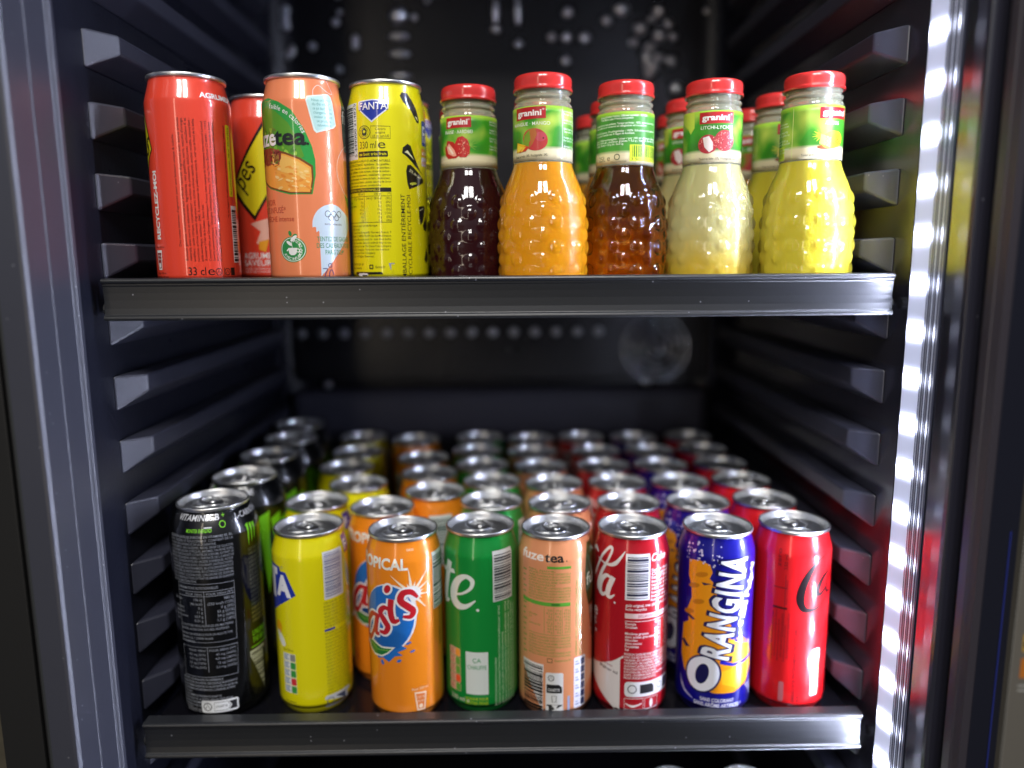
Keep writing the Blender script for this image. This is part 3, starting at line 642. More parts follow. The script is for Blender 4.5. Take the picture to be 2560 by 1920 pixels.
# ---- orange tropical can
d = Deco(); BU = '1F6FC4'
d.text('TROPICAL', -48.5, 122.6, 8.2, 'EFEFE6', 1, w=51, bold=.10)
d.ell(-14.2, 84, 22.2, 27.6, 'E4E8EE', 1, -.25); d.ell(-15.2, 83.6, 21.4, 26.8, BU, 2, -.25)
d.poly([(-40, 62), (-30, 55), (-24, 50), (-19, 51.5), (-14, 49), (-9, 54.2), (-3, 55), (-7, 57.6), (.2, 60.5), (-4, 63), (2, 70), (-10, 76), (-34, 76)], BU, 2)
for x, z, a, b in [(1.5, 64.6, 2.3, .9), (4.4, 57.8, 2.2, .8), (-6, 50.6, 1.9, 1.2), (-20, 47.6, 1.4, 2.2)]: d.ell(x, z, a, b, BU, 2, .4, n=10)
for k, a_ in enumerate([-75, -48, -28, -8, 12, 30, 52, 74, 97, 115, 138]):
    a = math.radians(a_); L = (13, 17, 9, 14, 10, 15, 21, 10, 20, 9, 22)[k]; c0 = (5.2, 103.4)
    d.poly([(c0[0]+3*math.cos(a-.5), c0[1]+3*math.sin(a-.5)), (c0[0]+L*math.cos(a), c0[1]+L*math.sin(a)*1.05), (c0[0]+3*math.cos(a+.5), c0[1]+3*math.sin(a+.5))], 'F6E3C8', 1)
d.ell(5.2, 103.4, 7, 6.2, 'EDEBE4', 2)
for col_, ex, ly in (('F0EEF0', 3.0, 3), ('C41E2C', 0, 5)):
    d.curve([(-23.6, 84), (-29.4, 84.4), (-35.6, 77), (-38.2, 68), (-36, 62.6), (-31, 66.4), (-25, 79)], [3.0+ex, 4.0+ex, 4.6+ex, 4.8+ex, 4.0+ex, 3.2+ex, 2.4+ex], col_, ly)
    d.curve([(-23, 86), (-25.4, 76), (-25.2, 70.4), (-21.6, 70.2)], [4.4+ex, 4.8+ex, 4.4+ex, 2.0+ex], col_, ly)
    d.curve([(-12.6, 91.6), (-17, 92.2), (-20.4, 87.6), (-17, 82.4), (-14, 77.4), (-16.4, 72.6), (-21.6, 72.4)], [2.6+ex, 3.8+ex, 4.8+ex, 5.0+ex, 4.8+ex, 3.8+ex, 2.2+ex], col_, ly)
    d.curve([(-10.6, 99.6), (-11.4, 90), (-9.4, 82.6), (-4.8, 83.6)], [4.6+ex, 4.8+ex, 4.6+ex, 2.0+ex], col_, ly)
    d.curve([(9.4, 100), (4.4, 105), (-1.6, 104.4), (-3.4, 98.6), (1.6, 94), (5.6, 90), (3.6, 85.8), (-2, 86.2)], [2.0+ex, 4.2+ex, 4.8+ex, 5.2+ex, 5.2+ex, 4.8+ex, 3.6+ex, 2.0+ex], col_, ly)
d.ell(-13.4, 107.4, 4.0, 5.0, 'F0EEF0', 3, -.5); d.ell(-13.4, 107.4, 2.5, 3.5, 'C41E2C', 5, -.5)
d.curve([(-48, 60), (-43, 55), (-38.5, 60), (-38, 70)], [1, 2.4, 2.4, 1], 'F0EEF0', 3)
d.poly([(-40.5, 63), (-30, 63.5), (-20, 60.5), (-8.6, 61.6), (-14, 56), (-20, 52), (-28, 51.4), (-35, 55)], 'F0EEE0', 4)
d.poly([(-37, 61.6), (-30, 62), (-20, 59.2), (-11, 60.2), (-15.4, 56.2), (-20.6, 53.2), (-28, 52.8), (-33.6, 56)], '1F7A34', 5); d.stroke([(-34, 60.4), (-24, 57), (-14, 58.4)], .5, '8FC24A', 6)
d.bars(23.4, 86, 44, 131, vertical=False, seed=4, bg='DCE2DE', col='3A5A54', n=26)
d.text('OASIS TROPICAL eau de source 78%', 33.4, 54, 3.4, '8A5A1E', 1, rot=PI/2, w=31, bold=.06)
d.poly([(4.8, 24), (14.4, 22.8), (13, 8.2), (6.6, 8.6)], 'F6DCC0', 1); d.poly([(5.9, 22.6), (13.3, 21.6), (12.1, 9.4), (7.5, 9.8)], 'E8813A', 2)
d.text('153 kJ', 6.8, 18.6, 1.8, 'F6DCC0', 3); d.text('36 kcal', 6.9, 15.4, 1.8, 'F6DCC0', 3); d.ell(9.6, 12, 1.6, 1.7, 'F6DCC0', 3)
d.text('Pour 250 ml', 3, 25.6, 1.8, 'F6DCC0', 1, bold=.03, w=13); d.text('Pour 100 ml : 61 kJ', 2, 5.6, 1.7, 'F6DCC0', 1, w=14, bold=.02)
d.text('33cl e', -34.5, 17, 3.4, 'D85A2A', 1, rot=PI/2, bold=.04); d.text('OASIS', 2, 136.2, 1.6, 'FBE8C8', 1, bold=.03, w=6)
body_orange = can_body(SLIM, paint('orange_can_paint', 'F08A1C', .12), d)

# ---- green can
d = Deco()
d.curve([(-22.5, 96.5), (-15, 98.5), (-8, 103.5), (-6.6, 109.5), (-11.5, 112.6), (-18, 109), (-22.6, 101), (-23.2, 93), (-18.6, 88.4), (-11.6, 88.8), (-4.2, 94)], [1.6, 1.8, 2.6, 3.6, 3.4, 5.4, 7.2, 7.4, 6.4, 3.6, .8], 'DDE6DC', 1)
d.curve([(-27.4, 122), (-31, 109), (-34.2, 96), (-33.6, 89), (-28.6, 90)], [5.6, 6.4, 6.6, 5.6, 1.2], 'DDE6DC', 1); d.poly([(-40, 111.4), (-21.4, 113.2), (-22.4, 116.4), (-40, 114.8)], 'DDE6DC', 1); d.ell(-2.6, 86.4, 1.2, 1.1, 'DDE6DC', 1)
d.bars(9.2, 92, 27.6, 132, vertical=False, seed=8, n=26, bg='D6DAD8', col='3C3F44', pad=1.2)
for i in range(7):
    d.text(rn.choice(["Boisson rafraîchissante aux extraits naturels de citron et citron vert, avec sucres et édulcorants.", "Ingrédients : eau gazéifiée, sucre, acidifiants : acide citrique, citrates de sodium, arômes naturels.", "Fabriqué par Coca-Cola Europacific Partners France. À consommer de préférence avant : voir fond."]), 11.6+i*3.0, 6.5, 1.9, 'BFE0B4', 1, rot=PI/2, w=(40, 82, 60, 84, 84, 82, 80)[i], bold=.02)
d.rect(-12.8, 17, 4.8, 52, 'DCE4DE', 1); d.text('ÇA', -4, 43.6, 3.4, '2E9A5A', 2, align='c', bold=.02); d.text('CHAUFFE', -4, 37.8, 3.4, '2E9A5A', 2, align='c', w=15, bold=.02)
d.text('SCANNE POUR', -13.4, 12.0, 2.4, 'B8D02A', 1, w=18, bold=.03); d.text('RESTER FRAIS', -13.4, 8.6, 2.4, 'B8D02A', 1, w=18, bold=.03)
for i, c_ in enumerate(['E8A03A', '4FA43E', '4FA43E', 'E8542A', '4FA43E']):
    z = 46-i*7.2; d.rrect(-29.4, z, -17.6, z+6.6, 1.0, 'E3B99C', 1); d.rrect(-22.4, z+.3, -17.9, z+6.3, 1.0, c_, 2)
    for k in range(3): d.rect(-28.4, z+1.2+k*1.8, -23.6, z+2+k*1.8, 'A8604A', 2)
d.text('330 ml e', -28, 9.8, 3.6, 'E0D8C4', 1, bold=.02)
body_green = can_body(SLIM, paint('green_can_paint', '12913A', .25), d)

# ---- peach tea can, information side
GN = '6E9A3A'
d = Deco()
d.text('fuze', -29.9, 127.4, 6.6, 'F4E6DC', 1, w=21, bold=.07); d.text('tea', -8.2, 127.2, 6.6, '2C2622', 1, w=14.6, bold=.08); d.ell(8.4, 127.8, .5, .5, '2C2622', 1)
d.rect(-6.2, 121.8, 11.8, 123.8, '5FA83A', 1)
for i in range(11): d.text(ls[i % 9] if i else 'eau, sucre,', -22, 119.4-i*2.25, 1.5, GN, 1, w=33.6 if i not in (0, 5) else 22, bold=.012)
for i in range(16): d.rect(-28.6, 117-i*4.4, -24.6-(i % 3)*.8, 118.0-i*4.4, GN, 1)
d.rect(-29, 92.4, 11.4, 95.4, '5FA83A', 1); d.rect(-3, 93, 3.4, 94.8, '3F7A2A', 2)
for k in (-8.6, -1.4, 5.0, 11.2): d.rect(k, 70, k+.25, 91.5, GN, 1)
for i in range(8):
    for a, b in ((-7.6, -2.4), (-.4, 4.2), (6.2, 10.6)): d.text(rn.choice(['0 g', '4,2 g', '19 g', '81 kJ', '0,01']), b, 88.6-i*2.5, 1.6, GN, 1, align='r', bold=.012)
for i in (2, 3, 5): d.text(rn.choice(['dont sucres', 'Glucides', 'Sel']), -21.6, 88.6-i*2.5, 1.5, GN, 1, bold=.01)
d.rect(-22, 69.2, 11.4, 69.5, GN, 1)
for i in range(7): d.text(ls[(i+2) % 9], -22, 66.4-i*2.4, 1.5, GN, 1, w=34 if i != 4 else 22, bold=.012)
for i in range(2): d.text(ls[i+4], 17.6+i*3.4, 51, 1.7, GN, 1, rot=PI/2, w=62, bold=.02)
d.stroke([(-6, 47.4), (-2.4, 47.4), (-2.4, 50.4), (-6, 50.4)], .6, '4A5A20', 1, True); d.text('fuzetea.fr', -.4, 48.2, 1.7, GN, 1, w=13)
d.bars(-29, 6, -9, 45, vertical=False, seed=12, n=27, bg='E3E0DC'); d.text('5 449000 236623', -10.2, 8, 2.0, K_, 3, rot=PI/2, w=34)
d.rrect(-7.4, 6, 6.2, 39, 1.6, 'E3E3E1', 1); d.ring(-3.2, 34.6, 2.2, .5, '333333', 2); d.stroke([(-4.6, 33.4), (-3.2, 36), (-1.8, 33.4)], .4, '333333', 2)
d.poly([(-6.6, 29.4), (3, 29.4), (5.2, 27), (5.2, 22.4), (-6.6, 22.4)], '1E1E1E', 2); d.text('CANETTE', -5.6, 24, 2.2, 'E3E3E1', 3, w=9, bold=.04); d.stroke([(-2.6, 20), (1, 20), (.6, 15), (-2.2, 15)], .45, '333333', 2, True)
d.poly([(-6.6, 12.8), (5.4, 12.8), (5.4, 6.4), (-6.6, 6.4)], '1E1E1E', 2); d.poly([(-2.6, 12.6), (1.8, 12.6), (1.2, 6.6), (-2, 6.6)], 'E3E3E1', 3)
d.rect(9.6, 7, 11.4, 19.6, '9FB0D8', 1); d.rrect(14.8, 8, 26, 49.6, 1.2, 'E8E8F2', 1)
for i in range(6): d.rrect(21.4, 9.4+i*6.6, 25.2, 14.8+i*6.6, .6, '3B4478', 2); d.rect(16, 10.6+i*6.6, 19.6, 11.6+i*6.6, '8088B8', 2); d.rect(16, 12.8+i*6.6, 18.6, 13.6+i*6.6, '8088B8', 2)
d.poly([(26.2, 128), (31, 137), (50, 137), (50, 88), (30, 88), (26.6, 100), (25.4, 114)], '1F4A1E', 1); d.text('fuze', 26.6, 104.6, 10, 'E6F0E0', 2, w=26, bold=.03)
d.poly([(30, 90), (50, 96), (50, 60), (36, 60)], '7A4A28', 1)
body_peachB = can_body(SLIM, paint('peach_tan_can_paint', 'E29668', .15), d)

# ---- deep red cola can, white script
d = Deco(); WS = 'EFE6E4'
d.curve([(-50, 120), (-42, 126), (-36, 130), (-30, 128)], [1, 3, 3, 1], WS, 1)
d.curve([(-35.5, 108), (-31, 116), (-24, 128), (-18.5, 134.5), (-15.8, 133.4), (-18, 126), (-25, 114), (-29.4, 103), (-29, 99), (-25.6, 100)], [1.5, 2.0, 2.2, 2.4, 2.2, 1.8, 3.0, 3.8, 3.0, 1.0], WS, 1)
d.curve([(-30, 124), (-20, 121.5), (-12, 124), (-4.8, 134)], [.6, 1.8, 3.2, .5], WS, 1)
d.curve([(-15.4, 111.8), (-20.2, 112.4), (-25.6, 106.4), (-27, 99), (-23.8, 96.2), (-18.8, 100.4), (-14.0, 111)], [1.8, 3.0, 4.4, 4.6, 3.0, 1.8, 2.2], WS, 1)
d.curve([(-13.6, 112.8), (-17.6, 103.4), (-18.6, 97.6), (-16, 96.2), (-12.4, 99)], [4.0, 4.6, 4.2, 2.6, .7], WS, 1); d.ell(-12.2, 92.8, .8, .8, WS, 1)
d.text('e', -36.6, 76, 10, WS, 1, bold=.05); d.text('t', -36.6, 68, 8, WS, 1, bold=.05); d.ell(-33, 63, 1.4, 1.4, WS, 1)
d.poly([(-50, 34), (-33.8, 36.8), (-24, 40), (-13, 45.4), (-4.6, 51.8), (-4.6, 2), (-50, 2)], 'E2DAD6', 1)
d.text('Scanne pour', -26, 41.6, 1.8, '8A2030', 2, w=13, rot=-.1, bold=.02); d.text('gagner ici', -26, 38, 2.4, '3A1418', 2, w=17, rot=-.16, bold=.05)
d.rect(-4.3, 2, -4.0, 132, 'C8505C', 1)
d.bars(-4.2, 96.5, 14.6, 132.4, vertical=False, seed=14, n=26, bg='E6E4E8', col='2E3048', pad=1.4)
d.text('Coke', 15.6, 126.6, 5.4, WS, 1, w=15, bold=.06, shear=.4)
for i in range(9): d.text(rn.choice(['330 ml e', 'Recyclez-moi', 'Original', 'Servir frais', 'Sans gluten']), 15.6, 118.4-i*2.9, 2.3 if i < 3 else 1.8, WS, 1, w=20-rn.random()*5, bold=.05)
d.text('goût original, avec plus de fraîcheur', -3.6, 91.4, 2.2, WS, 1, w=38, bold=.05); d.text('boîte recyclée', -3.6, 88.4, 2.0, WS, 1, w=16, bold=.04)
d.rect(-4, 82, 42, 86, 'E9C8C8', 1); d.text('DÉCLARATION NUTRITIONNELLE', 6, 82.9, 2.0, 'A02030', 2, w=30, bold=.03); d.rect(-4, 79.6, 42, 80.0, WS, 1)
for i, t in enumerate(['Énergie', 'Graisses', '', 'Matières grasses', 'dont acides gras saturés', 'Glucides', 'dont sucres', 'Protéines', 'Sel']):
    if t: d.text(t, -3.6, 76.8-i*2.6, 1.9, WS, 1, bold=.04)
    d.text(rn.choice(['180 kJ', '10,6 g', '0 g']), 26, 76.8-i*2.6, 1.9, WS, 1, align='r', bold=.03); d.text(rn.choice(['35 g', '0 g', '(13%)']), 36, 76.8-i*2.6, 1.9, WS, 1, align='r', bold=.03)
for i in range(9): d.text(ls[i % 9], -4, 52.4-i*2.4, 1.7, WS, 1, w=44 if i not in (6, 8) else 26, bold=.03)
d.rrect(-3.4, 18.4, 38, 30.8, 3, 'E4E4E6', 1); d.ring(2.4, 24.8, 3.2, .7, '404048', 2); d.poly([(8.4, 28.4), (18, 28.4), (20, 26), (20, 21), (8.4, 21)], '2A2A2E', 2); d.ring(26, 24.8, 2.4, .5, '606068', 2); d.rect(31, 20.6, 37, 28.6, '45455A', 2)
d.stroke([(-3.4, 8), (11, 8), (11, 17), (-3.4, 17)], .45, WS, 1, True); d.curve([(-2.6, 12.8), (3, 10.6), (10.2, 13)], [.4, 2, .4], WS, 1); d.stroke([(12.4, 8), (24, 8), (24, 17), (12.4, 17)], .45, WS, 1, True); d.ell(18, 12.2, 1.5, 3.6, WS, 1)
body_cola = can_body(SLIM, paint('deep_red_can_paint', 'BE1424', .3), d)

# ---- dark blue orange-soda can
d = Deco(); NV = '14124E'; OR1, OR2 = 'F09A12', 'F4B41E'
d.poly([(-21, 123.4), (-12, 124.8), (-4, 123), (-2, 117), (-4, 112), (0, 108), (2, 98), (-1, 92), (6, 84), (18, 70), (30, 62), (37, 48), (38, 36), (31, 26), (18, 20.6), (2, 20.2), (-12, 24), (-23, 33), (-27, 44), (-26.4, 58), (-25.6, 70), (-20, 74), (-21.4, 84), (-17.6, 94), (-18.4, 104), (-21, 110)], OR1, 1)
d.poly([(7, 62), (22, 66), (32, 60), (36, 48), (22, 46), (8, 49)], OR2, 2); d.poly([(6, 38), (22, 43), (36.6, 44), (36, 34), (30, 27), (20, 24), (8, 28)], OR2, 2)
d.stroke([(6, 46.4), (16, 43.6), (27, 44.4), (38, 46.6)], [3, 2.4, 2.4, 3], '1B1AA8', 3); d.poly([(14, 76), (20, 70), (33, 66), (38, 60), (30, 58), (18, 62), (8, 68)], '1B1AA8', 2)
for x, z in ((-16, 104), (-12, 92), (-20, 82), (-10, 114)): d.ell(x, z, 5, 2, 'C97A10', 2, .3, n=12); 
for p_ in ([(-22, 78), (-16, 76), (-14, 77.4), (-20, 80)], [(-27, 56), (-22, 52), (-18, 53.4), (-24, 58)], [(-2, 108), (-8, 106), (-10, 108)]): d.poly(p_, NV, 2)
for k in range(46):
    r_ = random.Random(k+60); x = r_.uniform(-26, 5); z = r_.uniform(121, 139)
    d.ell(x, z, *(2*[r_.choice((.4, .55, .8, 1.1))]), 'C9C4E8', 3, n=9)
ang = math.radians(70)
def ot(t, x, z, h, w_, lay=4, c1=NV, c2='EDF0FA', b1=.16, b2=.05, a=ang):
    d.text(t, x, z, h, c1, lay, rot=a, w=w_+h*.10, bold=b1); d.text(t, x+.06*h*math.sin(a)*0-.0, z, h, c2, lay+1, rot=a, w=w_, bold=b2)
# big tilted name, first letter larger
d.ell(-7.0, 34.6, 16.2, 13.8, NV, 4, 1.15); d.ell(-7.0, 34.6, 14.7, 12.3, 'EDF0FA', 5, 1.15); d.ell(-7.2, 34.8, 8.8, 4.9, NV, 6, 1.3)
d.text('RANGINA', 12.2, 46.6, 22.0, NV, 7, rot=1.40, w=84.5, bold=.24, space=1.12); d.text('RANGINA', 11.2, 47.6, 20.0, 'EDF0FA', 8, rot=1.40, w=82, bold=.10, space=1.18)
d.text("c'Est Pulpé!", 22.4, 73.0, 6.0, 'EDF0FA', 6, rot=ang+.05, w=50, bold=.16)
d.curve([(-25, 22), (-22, 16), (-14, 12)], [.3, 1.8, .3], 'C9C4E8', 3); d.curve([(-27, 27), (-25, 19), (-20, 14)], [.2, 1.2, .3], 'C9C4E8', 3)
d.text('SANS COLORANT', -8, 13.0, 2.9, 'E4E4F4', 3, w=26, bold=.06); d.text('SANS ARÔME ARTIFICIEL*', -13, 8.8, 2.9, 'E4E4F4', 3, w=38, bold=.06)
d.rect(30, 2, 48, 24, 'A8B0D0', 3)
for i in range(9): d.rect(31, 4+i*2.2, 48, 5.0+i*2.2, '2A2A5A', 4)
d.text('À la pulpe fruitée 100% plaisir', 33.5, 28, 1.9, 'C9CCF0', 3, rot=PI/2, w=34, bold=.02)
for i in range(3): d.text('Boisson gazeuse à la pulpe et au jus', -33-i*3, 20+i*10, 1.6, '6A66A0', 3, rot=PI/2, w=70, bold=.02)
body_blue = can_body(SLIM, paint('dark_blue_can_paint', '14128E', .3), d)

# ---- bright red zero-sugar can, black script
d = Deco(); DK = '16060A'
d.curve([(27.4, 127.6), (18, 121), (10.6, 108), (7.6, 95), (10.2, 86.6), (17, 85), (25, 88), (33, 96)], [1.0, 3.2, 5.4, 6.0, 4.8, 2.8, 1.8, .8], DK, 1)
d.curve([(33, 114), (26.4, 110), (21.4, 102), (21.2, 98), (24.6, 97), (30, 101.4)], [2.0, 3.2, 4.2, 4.0, 2.8, 1.6], DK, 1)
d.curve([(36, 112), (31, 104), (31.4, 98), (36, 97)], [1.5, 2.2, 2.6, 1], DK, 1)
for i in range(6): d.text(rn.choice(['Boisson rafraîchissante sans sucres aux extraits végétaux avec édulcorants', 'Ingrédients : eau gazéifiée ; colorant E150d ; édulcorants : aspartame, acésulfame-K']), -10.8+i*2.3, 42+(i % 2)*3, 1.6, '7A1420', 1, rot=PI/2, w=(40, 38, 34, 36, 30, 37)[i], bold=.012)
d.text('zero', -7.4, 118, 3, '7A1420', 1, rot=PI/2, w=14, bold=.02); d.text('330 ml', -2.4, 116, 2.6, '7A1420', 1, rot=PI/2, w=12)
d.rect(-12, 84.4, -1.4, 86, '3A0A10', 1); d.rect(-3.6, 62, -3.2, 112, '8A1420', 1); d.rect(-11.8, 101, -2, 101.8, '7A1420', 1)
d.text('VALEURS NUTRITIONNELLES', -1.6, 88, 1.7, '7A1420', 1, rot=PI/2, w=20)
d.text('EMBALLAGE ENTIÈREMENT RECYCLABLE', 7.0, 10, 2.1, '6A101C', 1, rot=PI/2, w=62, bold=.02); d.text('RECYCLEZ-MOI', 10.6, 10, 2.1, '6A101C', 1, rot=PI/2, w=36, bold=.02)
d.rrect(19.4, 14, 27, 52.8, 1.4, 'EFE9E6', 1); d.rect(24.6, 15.4, 26.4, 44, '5FC23A', 2)
for i in range(6): d.rect(20.6, 17+i*5.8, 23.4, 18.4+i*5.8, '9A8A88', 2)
d.rrect(-4.8, 9, -1, 25.5, 1.4, 'C26A74', 1)
body_red2 = can_body(SLIM, paint('bright_red_can_paint', 'E01A20', .2), d)

# ================================================================== fridge cabinet
HW = .2775; Z0, Z1 = -.78, .46; YB = .955
cab = empty('fridge_cabinet', (0, .70, Z0), label='black plastic drinks fridge cabinet with ribbed side walls holding both shelves', cat='fridge')
def P(o): o.parent = cab; o.matrix_parent_inverse = Matrix.Translation(Vector(cab.location)).inverted(); return o
P(box('side_wall', (-.340, .50, Z0), (-HW, YB, Z1), PL_DARK)); P(box('side_wall', (HW, .515, Z0), (.330, YB, Z1), PL_GLOSS))
P(box('back_wall', (-.33, YB, Z0), (.32, YB+.03, Z1), BACKM)); P(box('ceiling_panel', (-.33, .47, Z1), (.32, YB+.03, Z1+.03), PL_DARK)); P(box('floor_panel', (-.33, .47, Z0-.03), (.32, YB+.03, Z0), PL_DARK))
# rounded vertical corner fillets at the back
for sx in (-1, 1):
    pts = [(sx*HW, YB-.035)] + [(sx*(HW-.035+.035*math.cos(t)), YB-.035+.035*math.sin(t)) for t in [PI/2*k/8 for k in range(1, 8)]] + [(sx*(HW-.035), YB-.0005), (sx*(HW+.004), YB-.0005), (sx*(HW+.004), YB-.035)]
    o = P(prism_z('corner_fillet', pts, Z0, Z1, PL_DARK)); o.data.polygons.foreach_set('use_smooth', [False]*len(o.data.polygons))
# ribs (shelf supports)
for sx in (-1, 1):
    for k in range(-8, 11):
        z = -.0225+.047*k
        if z > Z1-.02: continue
        y0, y1 = .537, .925; e = .0165
        v = [(sx*HW, y0, z), (sx*HW, y0, z-.026), (sx*(HW-e), y0+.0185, z-.0008), (sx*(HW-e), y0+.0185, z-.0138),
             (sx*HW, y1, z), (sx*HW, y1, z-.026), (sx*(HW-e), y1-.01, z-.0008), (sx*(HW-e), y1-.01, z-.0138)]
        f = [(0, 1, 3, 2), (4, 6, 7, 5), (0, 2, 6, 4), (1, 5, 7, 3), (2, 3, 7, 6), (0, 4, 5, 1)]
        P(fixn(mesh_obj('shelf_rib', v, f, PL_RIB, smooth=False, bevel=.0016)))
# jambs: left, plain, with two bright arrises and a seam; right, glossy, carries the lamp strip
P(prism_z('door_jamb', [(-HW-.002, .5), (-HW, .5055), (-.2762, .5045), (-.2765, .5015), (-.2788, .4985), (-.2795, .4800), (-.2789, .4792), (-.2797, .4783), (-.2812, .4600), (-.2826, .4575), (-.2845, .4573), (-.30, .459), (-.31, .5)], Z0, Z1, PL_JAMB, bevel=.0007))
P(prism_z('door_jamb', [(HW+.03, .5145), (HW, .5145), (.2790, .5000), (.2806, .4800), (.2814, .4600), (.2822, .4570), (.2845, .4566), (.3, .458), (.31, .5145)], Z0, Z1, PL_GLOSS, bevel=.0008))
P(prism_z('front_frame', [(-.2851, .4585), (-.3025, .4600), (-.3025, .4990), (-.2851, .4990)], Z0, Z1, PL_FRAME, bevel=.001))
P(prism_z('gasket', [(-.3030, .4655), (-.3065, .4655), (-.3065, .4990), (-.3030, .4990)], Z0, Z1, RUBBER))
P(prism_z('outer_frame', [(-.3070, .4625), (-.3355, .4647), (-.3355, .54), (-.3070, .54)], Z0, Z1, mat('outer_shell_paint', (.012, .012, .012), rough=.5, bump=.05), bevel=.001))
P(prism_z('front_frame', [(.2847, .4568), (.2946, .4576), (.2946, .4990), (.2847, .4990)], Z0, Z1, mat('dark_navy_frame', (.012, .014, .028), rough=.42), bevel=.001))
# lamp strip
strip = P(prism_z('light_strip', [(.2744, .5078), (.2775, .4930), (.2789, .4935), (.2774, .5084)], Z0+.02, Z1-.02, emis('diffuser_glow', LED_COL, LED_STRIP)))
LP = .0315; LZ0 = .1505
def glow(m, base, amp, powr):
    """light spread along the strip: brightest beside each lamp chip"""
    nt = m.node_tree; b = nt.nodes['Principled BSDF']
    def mn(op, a, c=None, k=None):
        n = nt.nodes.new('ShaderNodeMath'); n.operation = op
        if hasattr(a, 'links'): nt.links.new(a, n.inputs[0])
        else: n.inputs[0].default_value = a
        if c is not None: n.inputs[1].default_value = c
        if k is not None: n.inputs[2].default_value = k
        return n.outputs[0]
    tc = nt.nodes.new('ShaderNodeTexCoord'); sp = nt.nodes.new('ShaderNodeSeparateXYZ'); nt.links.new(tc.outputs['Object'], sp.inputs[0])
    t = mn('MULTIPLY', mn('SUBTRACT', sp.outputs['Z'], LZ0), 2*PI/LP)
    t = mn('POWER', mn('MULTIPLY_ADD', mn('COSINE', t), .5, .5), powr)
    nt.links.new(mn('MULTIPLY_ADD', t, amp, base), b.inputs['Emission Strength'])
glow(strip.data.materials[0], .50, 5.0, 4.0)
strip.data.materials[0].node_tree.nodes['Principled BSDF'].inputs['Base Color'].default_value = (.16, .16, .20, 1)
CHIP = emis('lamp_chip_glow', LED_COL, LED_CHIP)
a0 = Vector((.2744, .5078)); a1 = Vector((.2775, .4930)); dr = (a1-a0).normalized(); nn = Vector((-dr.y, dr.x)); nn = nn if nn.x < 0 else -nn
k = math.floor((Z0+.04-LZ0)/LP)+1
chip_me = None
while LZ0+k*LP < Z1-.04:
    z = LZ0+k*LP; k += 1
    if chip_me is None:
        pts = []
        for q in range(14):
            t_ = 2*PI*q/14; pts.append((math.cos(t_), math.sin(t_)))
        mid = a0+dr*.0070
        v = []
        for h_ in (0, 1):
            for c_, s_ in pts:
                p_ = mid+dr*(.0048*c_*(1-.2*h_))+nn*(.0004+.0005*h_); v.append((p_.x, p_.y, .0036*s_*(1-.2*h_)))
        f = [tuple(14+i for i in range(14))]+[(i, (i+1) % 14, 14+(i+1) % 14, 14+i) for i in range(14)]
        o = fixn(mesh_obj('light_chip', v, f, CHIP)); chip_me = o.data
    else: o = bpy.data.objects.new('light_chip', chip_me); C.objects.link(o)
    o.location = (0, 0, z)
    o.parent = strip; o.matrix_parent_inverse = Matrix.Translation(Vector(cab.location)).inverted() @ Matrix.Identity(4)
    o.matrix_parent_inverse = Matrix.Identity(4)
# the strip's clear ridged cover edge
CLR = mat('clear_ridged_cover', (.10, .11, .17), rough=.12, coat=1., metal=.3)
P(prism_z('strip_cover', [(.2776, .4927), (.2796, .4790), (.2803, .4792), (.2788, .4928)], Z0+.02, Z1-.02, CLR))
for q, (base, amp, wd_) in enumerate([(.25, 3.2, .0011), (.12, 1.0, .0005), (.5, 2.4, .0005), (.10, .9, .0004), (.35, 6.0, .0008), (.15, .8, .0004)]):
    r0 = (.10, .27, .42, .56, .72, .90)[q]; x = .2776+(.2796-.2776)*r0; y = .4927+(.4790-.4927)*r0
    dx, dy = .1445, -.9895
    g_ = emis('ridge_glow', LED_COL, 1.); glow(g_, base, amp, 6.0); g_.node_tree.nodes['Principled BSDF'].inputs['Base Color'].default_value = (.1, .1, .13, 1)  # ridges glow by themselves in place of light scattered from the chips
    o = P(prism_z('cover_ridge', [(x-dx*wd_/2, y-dy*wd_/2), (x-.00045, y-.0001), (x+dx*wd_/2, y+dy*wd_/2), (x+.0004, y+.0001)], Z0+.02, Z1-.02, g_))
# back: duct cover low down, perforated row, added guard and studs standing in for blurred reflections
P(box('duct_cover', (-.262, .925, Z0+.02), (.258, YB-.001, -.1485), PANELM, bevel=.012))
P(box('louvre_panel', (-.262, .944, -.140), (.258, YB-.0008, -.052), BACKM, bevel=.003))
def disc(name, x, z, r, m, y=.9435, dome=.35):
    pr = [(r*1.0, 0), (r*.92, r*dome*.5), (r*.6, r*dome*.85), (0, r*dome)]
    v, f, fm = revolve(pr, 20)
    v = [(a, -c, b_) for a, b_, c in v]
    o = mesh_obj(name, v, f, m, loc=(x, y, z)); o.parent = cab; o.matrix_parent_inverse = Matrix.Translation(Vector(cab.location)).inverted(); return o
for i in range(15):
    x = -.250+i*.0265
    disc('vent_stud', x, -.0785, .0062, GREYM)
GLINT = mat('glint_metal', (.92, .94, 1.), rough=.32, metal=1.)  # bright metal of the added studs that imitate reflections on the back wall
def glint_at(px, py, r, dome=.9, sz=1., sx_=1.):
    """added stud standing in for a blurred reflection, fixed on the wall plane"""
    u = (px-1280)/1891.5; vv_ = -(py-960)/1891.5
    yaw_x = u+.0115; up = math.atan(vv_)-.1629
    y = .950; x = .0014+yaw_x*y/ (math.cos(.1629)+vv_*math.sin(.1629)) ; z = .0107+math.tan(up)*y
    o = disc('glint_stud', x, z, r, GLINT, y=.9545, dome=dome); o.scale = (sx_, 1, sz)
rs = random.Random(33)
for _ in range(7): glint_at(rs.uniform(1500, 1720), rs.uniform(-40, 250), rs.uniform(.004, .0085), sx_=rs.uniform(.7, 1.5), sz=rs.uniform(.7, 2.0))
